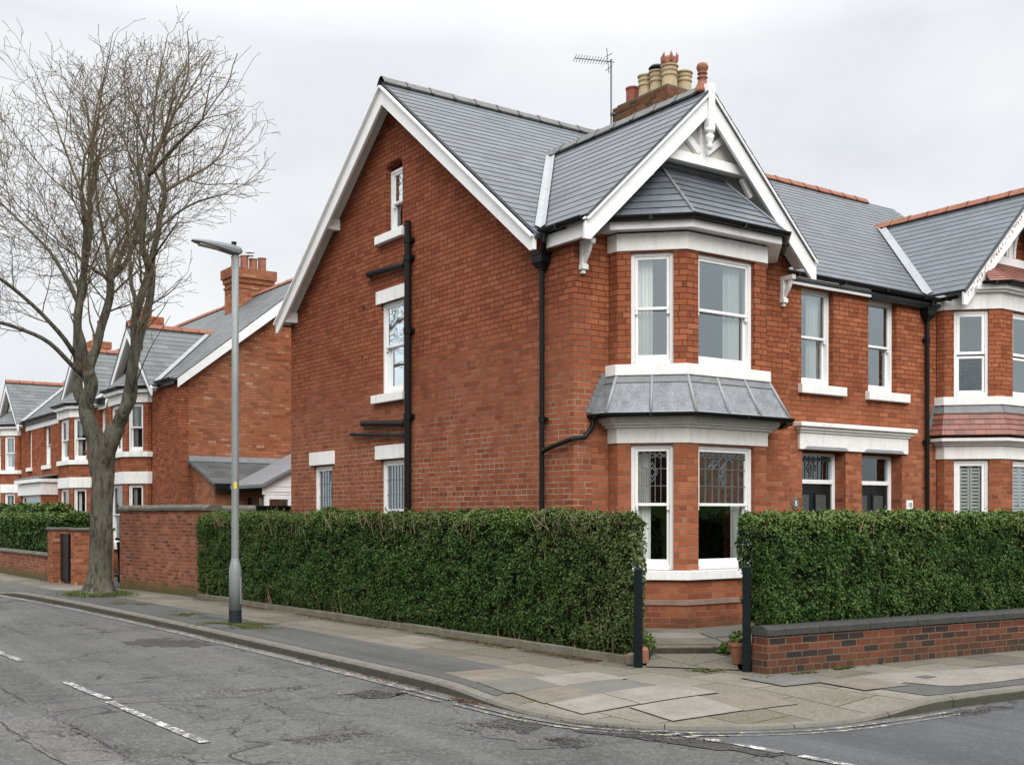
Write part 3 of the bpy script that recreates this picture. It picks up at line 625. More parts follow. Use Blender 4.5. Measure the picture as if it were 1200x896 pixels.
def barge(mb,cx,rz,half,y0,y1,v=.34,tipz=None,side=(-1,1)):
    for s in side:
        zt=lambda h: rz-.028-WS*h
        tz=tipz or zt(half)-.26
        poly=[(cx,zt(0)),(cx+s*half,zt(half)),(cx+s*half,tz),(cx+s*(half-.10),tz),(cx+s*.0,zt(0)-v)]
        mb.extr([(x,y0,z) for x,z in poly],(0,y1-y0,0))
m=MB(); barge(m,WX,WZ,2.22,YBG-.03,YBG+.015)
bo=m.build('bargeboard',M['white_gloss'],H1,bevel=.005)
m=MB()
for s in(-1,1): m.bar((WX+s*.02,YBG-.04,WZ-.085),(WX+s*2.2,YBG-.04,WZ-.085-WS*2.18),.03,.075,up=(0,1,0))
m.build('barge_moulding',M['white_gloss'],bo,bevel=.004)
m=MB(); m.box(WX-.06,WX+.06,YBG-.075,YBG+.03,6.98,WZ+.05); m.build('king_post',M['white_gloss'],H1,bevel=.008)
m=MB(); m.lathe((WX,YBG-.02,6.68),[(.0,0),(.025,.01),(.05,.06),(.03,.1),(.055,.14),(.065,.2),(.04,.235),(.075,.25),(.075,.3)],14); m.build('gable_pendant',M['white_gloss'],H1,smooth=True)
m=MB(); m.lathe((WX,YBG+.12,WZ-.04),[(a*.78,b*.62) for a,b in [(.17,0),(.15,.08),(.085,.24),(.07,.33),(.095,.345),(.095,.37),(.065,.39),(.065,.43),(.09,.44),(.09,.465),(.06,.475),(.09,.52),(.11,.59),(.09,.66),(.04,.695),(.0,.705)]],16); m.build('finial',M['terra'],H1,smooth=True)
def bracket(par,x,y0,y1,ztop,zbot):
    m=MB(); t=.075
    m.box(x-t/2,x+t/2,y0-.07,y0-.002,zbot,ztop); m.box(x-t/2,x+t/2,y1,y0-.07,ztop-.07,ztop)
    p=[V((x,y0-.05,zbot+.1)),V((x,y0-.14,zbot+.22)),V((x,y1+.06,ztop-.05))]
    m.bar(p[0],p[1],t*.8,.05,up=(1,0,0)); m.bar(p[1],p[2],t*.8,.05,up=(1,0,0)); m.box(x-t/2-.012,x+t/2+.012,y0-.09,y0-.002,zbot-.0,zbot+.07); m.box(x-t/2+.012,x+t/2-.012,y0-.06,y0-.002,zbot-.05,zbot)
    return m.build('gable_bracket',M['white_gloss'],par,bevel=.006)
bracket(H1,9.35,YF,YF-.25,5.24,4.86); bracket(H1,13.22,YF,YF-.25,5.24,4.84)
m=MB()
for s in(-1,1):   # boarded soffits of the wing verge
    a=[(WX+s*.0,YBG+.02,WZ-.075),(WX+s*2.2,YBG+.02,WZ-.075-WS*2.2),(WX+s*2.2,YF-.032,WZ-.075-WS*2.2),(WX,YF-.032,WZ-.075)]; m.extr(a,(0,0,-.02))
m.build('soffit',M['white'],H1)
# roofs
XV=XS-.30
m=MB(); roof_mb(m,[(XV,YM-.12,zmain(YM-.12)),(XP,YM-.12,zmain(YM-.12)),(XP,YR,ZR),(XV,YR,ZR)],(1,0,0))
roof_mb(m,[(XV,YB+.12,zmain(YB+.12)),(XP,YB+.12,zmain(YB+.12)),(XP,YR,ZR),(XV,YR,ZR)],(1,0,0))
m.build('roof',M['slate'],H1)
yv=lambda x: YM+(zwing(x)-ZE)/SL
xl,xr=9.07,13.47
m=MB(); roof_mb(m,[(xl,YBG-.06,zwing(xl)),(xl,yv(xl)+.02,zwing(xl)),(WX,yv(WX)+.02,WZ),(WX,YBG-.06,WZ)],(0,1,0))
roof_mb(m,[(xr,YBG-.06,zwing(xr)),(xr,yv(xr)+.02,zwing(xr)),(WX,yv(WX)+.02,WZ),(WX,YBG-.06,WZ)],(0,1,0))
m.build('wing_roof',M['slate'],H1)
def valley(par,p,q,nA,nB,w=.095):     # lead valley strip with a raised edge lying on both slopes
    p=V(p);q=V(q);t=(q-p).normalized(); m=MB()
    for nn in (V(nA).normalized(),V(nB).normalized()):
        s=nn.cross(t).normalized()
        if s.z<0: s=-s
        a=[p+nn*.022,q+nn*.022,q+s*w+nn*.026,p+s*w+nn*.026]; m.extr(a,nn*.006)
    return m.build('valley_lead',M['zinc'],par)
nM=V((0,-SL,1)); nL=V((-WS,0,1))
valley(H1,(xl,yv(xl),zwing(xl)),(WX-.12,yv(WX-.12),zwing(WX-.12)),nM,nL); valley(H1,(xr,yv(xr),zwing(xr)),(WX+.12,yv(WX+.12),zwing(WX+.12)),nM,V((WS,0,1)))
m=MB(); ridge_mb(m,(XV-.01,YR,ZR+.03),(XP,YR,ZR+.03)); m.build('ridge_tiles',M['ridge_grey'],H1)
m=MB(); ridge_mb(m,(WX,YBG+.12,WZ+.03),(WX,yv(WX)+.1,WZ+.03)); m.build('ridge_tiles',M['ridge_grey'],H1)
# main gable verge boards
m=MB()
for y0,y1 in((YM-.05,YR),(YB+.05,YR)):
    zt=lambda y: zmain(y)-.03
    tip=zt(y0)-.22; k=.1 if y1>y0 else -.1
    m.extr([(XV+.0,y0,zt(y0)),(XV,y1,zt(y1)),(XV,y1,zt(y1)-.30/.79*.92),(XV,y0+k,tip),(XV,y0,tip)],(.045,0,0))
bo=m.build('bargeboard',M['white_gloss'],H1,bevel=.005)
m=MB()
for y0,y1 in((YM-.05,YR),(YB+.05,YR)):
    k=1 if y1>y0 else -1; m.bar((XV-.012,y0,zmain(y0)-.085),(XV-.012,y1,zmain(y1)-.085),.03,.085,up=(1,0,0))
m.build('barge_moulding',M['white_gloss'],bo,bevel=.004)
m=MB()
for y0,y1 in((YM-.02,YR),(YB+.02,YR)):
    a=[(XV+.05,y0,zmain(y0)-.075),(XV+.05,y1,zmain(y1)-.085),(XS-.002,y1,zmain(y1)-.085),(XS-.002,y0,zmain(y0)-.075)]; m.extr(a,(0,0,-.02))
m.build('soffit',M['white'],H1)
m=MB()
for y in(18.42,20.22): m.box(XV+.05,XS-.002,y-.06,y+.06,zmain(y)-.30,zmain(y)-.11)
m.build('purlin_end',M['white'],H1,bevel=.006)
# gutters, fascia and pipes
m=MB(); gutter_mb(m,[(9.02,YBG-.04,5.435),(9.02,YM+.06,5.435)],.062); m.build('gutter',M['black'],H1)
m=MB(); m.box(9.095,9.125,YBG+.03,YM-.06,5.20,5.37); m.box(9.125,XS-.004,YBG+.03,YM-.06,5.22,5.24); m.build('fascia',M['white_gloss'],H1)
m=MB(); gutter_mb(m,[(13.42,YM-.16,5.47),(XP,YM-.16,5.47)],.062); m.build('gutter',M['black'],H1)
m=MB(); m.box(13.45,XP+.25,YM-.10,YM-.075,5.30,5.42); m.box(13.45,XP,YM-.075,YM-.003,5.385,5.40); m.build('fascia',M['white_gloss'],H1)
def downpipe(par,x,y,ztop,n,hop=True,neck=None,name='downpipe',zb=.12,r=.036):
    n=V(n); c=V((x,y,0))+n*.07; m=MB(); m.tube([c+V((0,0,zb)),c+V((0,0,ztop-.2 if hop else ztop))],r,12)
    z=1.1
    while z<ztop-.5:
        m.tube([c+V((0,0,z)),c+V((0,0,z+.07))],r+.012,12); t=V((-n.y,n.x,0)); m.obox(c+V((0,0,z+.035))-n*.03,t*.075,n*.02,V((0,0,.025))); z+=1.8
    if hop:
        t=V((-n.y,n.x,0)); z=ztop-.22
        m.extr([c+t*a+n*b+V((0,0,z)) for a,b in((-.05,-.05),(.05,-.05),(.05,.04),(-.05,.04))],(0,0,.02))
        lo=[c+t*a+n*b+V((0,0,z+.02)) for a,b in((-.05,-.05),(.05,-.05),(.05,.045),(-.05,.045))]; hi=[c+t*a+n*b+V((0,0,z+.10)) for a,b in((-.11,-.06),(.11,-.06),(.11,.09),(-.11,.09))]
        m.add(lo+hi,[(0,1,2,3),(4,7,6,5)]+[(i,(i+1)%4,4+(i+1)%4,4+i) for i in range(4)])
        m.obox(c+n*.015+V((0,0,z+.16)),t*.115,n*.08,V((0,0,.06))); m.obox(c+n*.015+V((0,0,z+.215)),t*.13,n*.09,V((0,0,.015)))
    if neck: m.tube([V(p) for p in neck],r,10)
    return m.build(name,M['black'],par)
downpipe(H1,XS,12.24,5.16,(-1,0,0),True,[(9.02,12.02,5.40),(9.02,12.02,5.28),(XS-.07,12.2,5.12)])
so=MB(); c=V((XS-.075,15.83,0)); so.tube([c+V((0,0,.12)),c+V((0,0,6.36))],.055,12)
for z in(1.4,3.18,4.55,5.72,6.0): so.tube([c+V((0,0,z)),c+V((0,0,z+.1))],.07,12); so.obox(c+V((.05,0,z+.05)),(.02,0,0),(0,.11,0),(0,0,.03))
for y,z0,z1,r in((17.2,5.74,5.67,.05),(17.43,3.22,3.12,.048),(17.83,3.06,2.92,.03)):
    so.tube([(XS+.02,y,z0),(XS-.06,y,z0),(XS-.075,y-.05,z0),(XS-.075,15.83,z1)],r,10); so.tube([(XS-.075,15.98,z1+.005),(XS-.075,15.9,z1)],r+.014,10)
so.build('soil_pipe',M['black'],H1)
# front door, entablature and number
def door(par,fr,u0,u1,d,motif,knock,name='front_door'):
    f=MB(); z1=2.67; fr.box(f,u0,u0+.06,d,d+.1,.2,z1); fr.box(f,u1-.075,u1,d,d+.1,.2,z1); fr.box(f,u0+.06,u1-.075,d,d+.1,z1-.05,z1); fr.box(f,u0+.06,u1-.075,d-.01,d+.09,2.16,2.23)
    fo=f.build('door_frame',M['white_gloss'],par,bevel=.006)
    g=MB(); fr.box(g,u0+.06,u1-.075,d+.04,d+.05,2.23,z1-.05); g.build('fanlight',M['glass_lo'],fo)
    if motif:
        m=MB(); lead_lines(m,fr,u0+.06,u1-.075,2.23,z1-.05,d+.033,9,1,motif); m.build('leading',M['lead_came'],fo)
    a,b=u0+.06,u1-.075; D=MB(); fr.box(D,a,b,d+.03,d+.075,.22,2.16); mid=(a+b)/2; q=[]
    for x0,x1 in((a+.1,mid-.05),(mid+.05,b-.1)):
        for zz0,zz1 in((1.62,2.02),(.4,1.2)):
            for (p0,p1,r0,r1) in((x0,x1,zz1-.03,zz1),(x0,x1,zz0,zz0+.03),(x0,x0+.03,zz0+.03,zz1-.03),(x1-.03,x1,zz0+.03,zz1-.03)): fr.box(D,p0,p1,d+.012,d+.03,r0,r1)
    do=D.build(name,M['door'],par)
    g=MB()
    for x0,x1 in((a+.1,mid-.05),(mid+.05,b-.1)): fr.box(g,x0+.03,x1-.03,d+.02,d+.028,1.65,1.99)
    g.build('door_glass',M['obscure'],do)
    k=MB(); c=fr.P(mid,d+.01,1.66)
    k.obox(c+V((0,0,.05)),fr.U*.02,fr.Nn*.015,V((0,0,.02))); k.tube([c+fr.U*.05*math.cos(t)+V((0,0,-.02+.06*math.sin(t))) for t in [2*math.pi*i/12 for i in range(13)]],.011,6); fr.box(k,mid-.1,mid+.1,d+.012,d+.028,1.28,1.34)
    k.build('door_knocker',M['chrome'],do)
    w=MB(); fr.box(w,u0-.1,u1+.1,.62,.7,.1,2.7); w.build('hall_wall',M['dark_in'],par)
    return do
door(H1,fm,14.3,15.38,.22,'fan',1)
m=MB()
fm.box(m,14.2,17.01,-.045,.2,2.70,2.97)
m.build('door_entablature',M['white'],H1,bevel=.006)
m=MB(); fm.box(m,14.17,17.04,-.075,.05,2.97,3.01); fm.box(m,14.14,17.08,-.11,.05,3.01,3.06); fm.box(m,14.1,17.12,-.16,.05,3.06,3.13); m.build('cornice',M['white'],H1,bevel=.01)
for u0,u1 in((14.3,15.4),(15.8,16.9)): m=MB(); chamfer_piece(m,fm,u0,u1,2.705,.045,.05); m.build('lintel_chamfer',M['zinc'],H1)
def text_obj(par,s,fr,u,d,z,size,mat,name='numerals'):
    cu=bpy.data.curves.new('txt','FONT'); cu.body=s; cu.size=size; cu.extrude=.003; cu.align_x='CENTER'; cu.align_y='CENTER'
    t=bpy.data.objects.new('txt',cu); COL.objects.link(t); bpy.context.view_layer.update()
    dg=bpy.context.evaluated_depsgraph_get(); me=bpy.data.meshes.new_from_object(t.evaluated_get(dg)); bpy.data.objects.remove(t)
    mb=MB(); mb.add([fr.P(u+v.co.x,d-v.co.z,z+v.co.y) for v in me.vertices],[tuple(p.vertices) for p in me.polygons]); return mb.build(name,mat,par)
def plaque(par,fr,u,z,s,oval):
    m=MB(); pts=[(u+.075*math.cos(a),z+.1*math.sin(a)) for a in [2*math.pi*k/20 for k in range(20)]] if oval else rect(u-.09,u+.09,z-.085,z+.085)
    m.extr([fr.P(a,-.014,b) for a,b in pts],-fr.Nn*.013); o=m.build('number_plaque',M['white'] if not oval else M['flag_pale'],par)
    m=MB(); k=.72; m.extr([fr.P(u+(a-u)*k,-.017,z+(b-z)*k) for a,b in pts],-fr.Nn*.002); m.build('plaque_face',M['coping_dk'] if oval else M['white_gloss'],o)
    text_obj(o,s,fr,u,-.019,z,.13 if oval else .11,M['white_gloss'] if oval else M['black'])
plaque(H1,fm,14.13,1.83,'8',True)
# chimney with its pots
ch=MB(); cx0,cx1,cy0,cy1=15.24,16.12,16.30,17.76
ch.box(cx0,cx1,cy0,cy1,7.3,9.62); ch.box(cx0-.03,cx1+.03,cy0-.03,cy1+.03,9.45,9.53); ch.box(cx0-.05,cx1+.05,cy0-.05,cy1+.05,9.535,9.68)
cho=ch.build('chimney',M['brick_chim'],H1)
m=MB(); m.box(cx0-.085,cx1+.085,cy0-.085,cy1+.085,9.685,9.98); m.build('chimney_cap',M['brick_moss'],cho)
m=MB(); m.extr([(cx0-.02,cy0-.02,9.983),(cx1+.02,cy0-.02,9.983),(cx1+.02,cy1+.02,9.983),(cx0-.02,cy1+.02,9.983)],(0,0,.06)); m.build('flaunching',M['coping'],cho)
def pot(par,x,y,z,h,r,mat,style='roll',name='chimney_pot'):
    m=MB()
    if style=='plain': pr=[(r*1.02,0),(r,.05),(r*.97,h-.04),(r*1.08,h-.035),(r*1.08,h),(r*.8,h),(r*.8,h-.12)]
    else: pr=[(r*1.12,0),(r*1.05,.06),(r*.95,h*.55),(r*1.0,h*.56),(r*1.1,h*.60),(r*1.1,h*.64),(r*.98,h*.67),(r*.98,h*.74),(r*1.1,h*.78),(r*1.12,h*.83),(r*1.0,h*.86),(r*1.02,h*.92),(r*1.2,h*.95),(r*1.2,h),(r*.85,h),(r*.85,h-.12)]
    m.lathe((x,y,z),pr,18); return m.build(name,M[mat],par,smooth=False)
zp=10.02
pot(cho,15.50,17.62,zp,.40,.135,'terra_dk','plain'); pot(cho,15.50,17.22,zp,.52,.14,'buff'); p=pot(cho,15.53,16.92,zp,.52,.14,'buff')
m=MB(); m.lathe((15.53,16.92,zp+.52),[(.1,0),(.1,.03),(.16,.04),(.17,.07),(.12,.12),(.03,.14),(.0,.14)],16); m.build('cowl',M['black'],p,smooth=True)
p=pot(cho,15.50,16.52,zp,.50,.15,'buff'); m=MB(); m.lathe((15.50,16.52,zp+.50),[(.13,0),(.15,.03),(.14,.13),(.1,.18),(.08,.18),(.08,.14)],14)
for k in range(6): a=k*math.pi/3; m.tube([(15.5+.15*math.cos(a),16.52+.15*math.sin(a),zp+.56),(15.5+.16*math.cos(a),16.52+.16*math.sin(a),zp+.68),(15.5+.14*math.cos(a),16.52+.14*math.sin(a),zp+.74)],[.03,.028,.01],6)
m.build('pot_crown',M['terra'],p)
pot(cho,15.92,16.55,zp,.47,.15,'buff')
m=MB(); c=V((15.12,17.85,0)); m.tube([c+V((0,0,9.55)),c+V((0,0,11.0))],.019,8)
tip=V((14.25,17.95,10.86)); hd=c+V((0,0,10.95)); m.tube([hd+(hd-tip)*.08,tip],.011,6)
d=(tip-hd); s=d.cross(V((0,0,1))).normalized()
for k in range(12): q=hd+d*(.16+.84*k/11); m.tube([q-s*.07+V((0,0,.05)),q+s*.07-V((0,0,.05))],.0065,5)
for a in(-.18,.0,.18): q=hd+d*.06; m.tube([q-s*.12+V((0,0,a*.7)),q+s*.12+V((0,0,a*.8))],.008,5)
m.tube([hd+d*.06+V((0,0,-.24)),hd+d*.02+V((-.1,0,.26))],.009,5); m.box(c.x-.03,c.x+.08,c.y-.09,c.y+.0,9.6,9.64); m.box(c.x-.03,c.x+.08,c.y-.09,c.y+.0,9.85,9.89)
m.build('aerial',M['lamp_grey'],H1)

# ------------------------------------------------------------------ the other half of the pair
H2=empty('brick_house',(19,15,0),'red brick house with terracotta ridge and small red tiles over its ground floor bay','house','semi-detached brick houses')
fr_=MB()
wall_mb(fr_,fm,[(XP,0),(15.8,.0),(15.8,2.69),(16.89,2.69),(16.89,0),(XR,.0),(XR,5.44),(20.0,7.4),(18.0,5.5),(XP,5.38)],[rect(15.97,16.74,3.73,5.31),rect(18.2,21.7,.8,2.7),rect(18.2,21.7,3.5,5.2)],.3)
fr_.build('front_wall',M['brick'],H2)
sd_=MB(); wall_mb(sd_,Fr((XR,0,0),(0,1,0),(1,0,0)),[(YM+.3,0),(YB,0),(YB,zmain(YB)-zc),(YR,ZR-zc-.02),(YM+.3,zmain(YM+.3)-zc)],[],.3); sd_.build('side_wall',M['brick'],H2)
back=MB(); back.box(XP,XR-.3,YB-.3,YB,0,5.3); back.build('rear_wall',M['brick'],H2)
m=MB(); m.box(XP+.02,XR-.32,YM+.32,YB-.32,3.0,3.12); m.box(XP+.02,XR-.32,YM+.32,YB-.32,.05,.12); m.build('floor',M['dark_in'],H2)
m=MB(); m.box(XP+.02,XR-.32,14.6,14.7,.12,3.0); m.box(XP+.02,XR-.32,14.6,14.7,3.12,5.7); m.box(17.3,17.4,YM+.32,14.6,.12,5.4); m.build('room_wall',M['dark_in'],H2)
w=window(H2,fm,15.97,16.74,3.73,5.31,d=.1,split=.5); sill(w,fm,15.89,17.01,3.59,3.735,.09); lintel(w,fm,15.87,16.91,5.32,5.46,0,0,.04)
door(H2,fm,15.8,16.89,.22,None,1); plaque(H2,fm,17.09,1.82,'10',False)
bp2=[(17.87,YM),(17.87,11.99),(18.54,11.32),(21.4,11.32),(22.07,11.99),(22.07,YM)]
L2=dict(sill0=.92,head0=2.62,fr0=2.87,sill1=3.73,head1=5.26,fr1=5.56,top=5.55)
def win2(par,fr,a,b,z0,z1,i,lev):
    w=window(par,fr,a,b,z0,z1,style='casement',d=.05,split=.48 if lev else .28,frame=.055,glass='glass_cant' if lev else 'glass_lo')
    if lev==0:
        m=MB(); u0,u1=a+.11,b-.11; n=2 if i!=2 else 6
        for k in range(n):
            x0=u0+(u1-u0)*k/n+.005;x1=u0+(u1-u0)*(k+1)/n-.005
            fr.box(m,x0,x0+.035,.125,.15,z0+.1,z1-.1); fr.box(m,x1-.035,x1,.125,.15,z0+.1,z1-.1); z=z0+.1
            while z<z1-.13: m.obox(fr.P((x0+x1)/2,.14,z+.02),fr.U*((x1-x0)/2-.036),fr.Nn*-.012+V((0,0,.021)),fr.Nn*.003+V((0,0,.0015))); z+=.062
        m.build('shutter',M['white_gloss'],w)
    m=MB(); chamfer_piece(m,fr,a,b,z1+.018,.02); m.build('lintel_chamfer',M['white'],w)
bay(H2,bp2,L2,'brick',win=win2,front_open=(.13,.87),cant_open=(.17,.79))
T,B,ro=skirt_roof(H2,bp2,3.56,3.05,.22,'redtile','tiled_skirt',course=.1)
zt,zb=3.56,3.05; m=MB()
for i in range(5):
    a,b=onsk(i,0,.76),onsk(i,1,.76); c,d=onsk(i,1,1.03),onsk(i,0,1.03); nn=(b-a).cross(d-a).normalized()
    if nn.z<0: nn=-nn
    m.extr([q+nn*.02 for q in (a,b,c,d)],-nn*.01)
for k in range(7): z=zb+.02+k*.073; x=B[0][0]+(T[0][0]-B[0][0])*(k/6.6); m.box(x-.08,x+.03,YM-.014,YM-.002,z,z+.07)
m.build('lead_flashing',M['lead_dk'],ro)
bf_=[tuple(V(bp2[1]).lerp(V(bp2[2]),.55)),bp2[2],bp2[3],tuple(V(bp2[3]).lerp(V(bp2[4]),.45))]; m=MB(); band(m,bf_,-.02,.1,5.56,5.6); band(m,bf_,-.02,.16,5.6,5.68); m.build('bay_fascia',M['white_gloss'],H2,bevel=.006)
CX2,RZ2=20.05,7.68
E2=offset_poly(bp2,.22); m=MB(); e=[V((*p,5.73)) for p in E2]; q0=V((19.0,YM-.1,6.35)); q1=V((21.1,YM-.1,6.35))
ea=e[1].lerp(e[2],.72); eb=e[3].lerp(e[4],.28); roof_mb(m,[e[2],e[3],q1,q0],e[3]-e[2],.12,.012,.03); roof_mb(m,[ea,e[2],q0],e[2]-e[1],.12,.012,.03); roof_mb(m,[e[3],eb,q1],e[4]-e[3],.12,.012,.03)
m.build('bay_roof',M['redtile'],H2)
g_=[V((*p,5.725)) for p in offset_poly(bp2,.235)]; m=MB(); gutter_mb(m,[g_[1].lerp(g_[2],.6),g_[2],g_[3],g_[3].lerp(g_[4],.4)],.055); m.build('bay_gutter',M['black'],H2)
YG2=11.62
m=MB(); m.extr([(18.1,YM-.04,5.6),(22.0,YM-.04,5.6),(CX2,YM-.04,RZ2-.16)],(0,.038,0)); m.build('gable_panel',M['brick'],H2)
m=MB(); yb0,yb1=YM-.13,YM-.042
m.extr([(CX2-1.22,yb0,6.33),(CX2+1.22,yb0,6.33),(CX2+1.08,yb0,6.49),(CX2-1.08,yb0,6.49)],(0,yb1-yb0,0)); m.box(CX2-.06,CX2+.06,yb0+.01,yb1,6.49,7.4)
for s in(-1,1):
    for h in(0,):
        c0=V((CX2+s*(.08+.55*h),0,6.5)); pts=[]
        for k in range(7):
            f=k/6; pts.append(V((CX2+s*(.12+.62*h+ (.36+.1*h)*(1-math.cos(f*math.pi/2))),(yb0+yb1)/2,6.5+(.62-.4*h)*math.sin(f*math.pi/2))))
        for a,b in zip(pts[:-1],pts[1:]): m.bar(a,b,.06,.085,up=(0,1,0))
m.build('gable_truss',M['white_gloss'],H2)
m=MB(); barge(m,CX2,RZ2,2.2,YG2-.03,YG2+.015,.42); bo=m.build('bargeboard',M['white_gloss'],H2,bevel=.005)
m=MB(); r2=random.Random(3)       # worn brown scroll ornament running down the boards
for s in(-1,1):
    for k in range(30):
        h=.12+2.0*k/30; z=RZ2-.03-WS*h-.17; c=V((CX2+s*h,YG2-.033,z)); ph=r2.uniform(0,6); rr=r2.uniform(.018,.045); n=r2.randint(4,7)
        a=[c+V((rr*math.cos(ph+t*.9)*(1-.07*t)+s*.006*t,0,1.3*rr*math.sin(ph+t*.9)-.006*t)) for t in range(n)]
        for p,q in zip(a[:-1],a[1:]):
            if r2.random()<.8: m.bar(p,q,.006,.010,up=(0,1,0))
m.build('barge_ornament',M['terra'],bo)['kind']='stuff'
xl,xr=17.82,22.25; yv2=lambda x: YM+(zwing(x,CX2,RZ2)-ZE)/SL
m=MB()
for x in(xl,xr): roof_mb(m,[(x,YG2-.06,zwing(x,CX2,RZ2)),(x,yv2(x)+.02,zwing(x,CX2,RZ2)),(CX2,yv2(CX2)+.02,RZ2),(CX2,YG2-.06,RZ2)],(0,1,0),.17)
m.build('wing_roof',slate_mat('smooth_slate',(.06,.073,.086),.34,.17,.16),H2)
valley(H2,(xl,yv2(xl),zwing(xl,CX2,RZ2)),(CX2-.12,yv2(CX2-.12),zwing(CX2-.12,CX2,RZ2)),nM,nL,.11)
m=MB(); roof_mb(m,[(XP,YM-.12,zmain(YM-.12)),(XR+.2,YM-.12,zmain(YM-.12)),(XR+.2,YR,ZR),(XP,YR,ZR)],(1,0,0)); roof_mb(m,[(XP,YB+.12,zmain(YB+.12)),(XR+.2,YB+.12,zmain(YB+.12)),(XR+.2,YR,ZR),(XP,YR,ZR)],(1,0,0)); m.build('roof',M['slate'],H2)
m=MB(); ridge_mb(m,(XP,YR,ZR+.03),(21.3,YR,ZR+.03),.42); m.build('ridge_tiles',M['terra'],H2)
m=MB(); ridge_mb(m,(CX2,YG2-.03,RZ2+.03),(CX2,yv2(CX2)+.1,RZ2+.03),.42); m.build('ridge_tiles',M['terra'],H2)
m=MB(); gutter_mb(m,[(XP,YM-.16,5.47),(17.78,YM-.16,5.46)],.062); m.box(XP+.26,17.75,YM-.10,YM-.075,5.27,5.44); m.tube([(17.56,YM-.16,5.42),(17.55,YM-.15,5.33),(17.52,YM-.08,5.22)],.036,10); gutter_mb(m,[(17.77,YM-.1,5.47),(17.77,YG2-.0,5.48)],.062); m.build('gutter',M['black'],H2)
downpipe(H2,17.52,YM,5.28,(0,-1,0),True)
# ------------------------------------------------------------------ terrace up the side street (built facing -Y, then turned to face the street)
def bays_local(par,cx,y0,hw,fl,wmat):
    bp=[(cx-hw-.55,y0),(cx-hw-.55,y0-.12),(cx-hw,y0-.6),(cx+hw,y0-.6),(cx+hw+.55,y0-.12),(cx+hw+.55,y0)]
    L=dict(sill0=.8,head0=2.5,fr0=2.85,sill1=3.4,head1=4.75,fr1=5.02,top=5.02)
    def wn(p,fr,a,b,z0,z1,i,lev): window(p,fr,a,b,z0,z1,d=.06,split=.5,glass='glass_lo' if lev==0 else 'glass',horns=False,curt=[(.0,.35),(.65,1)] if lev else [(.0,.3)])
    bay(par,bp,L,wmat,win=wn,cornice_lo=False,front_open=(.12,.88),cant_open=(.2,.85))
    m=MB(); band(m,bp,-.02,.14,5.03,5.12); m.build('bay_fascia',M['white_gloss'],par)
    m=MB(); gutter_mb(m,[(*p,5.2) for p in offset_poly(bp,.2)],.055); m.build('bay_gutter',M['black'],par)
    E=offset_poly(bp,.18); e=[V((*p,5.18)) for p in E]; a=V((cx-.5,y0-.06,5.85)); b=V((cx+.5,y0-.06,5.85)); m=MB()
    roof_mb(m,[e[2],e[3],b,a],(1,0,0),.2); roof_mb(m,[e[1],e[2],a],e[2]-e[1],.2); roof_mb(m,[e[3],e[4],b],e[4]-e[3],.2); m.build('bay_roof',M['slate_far'],par)
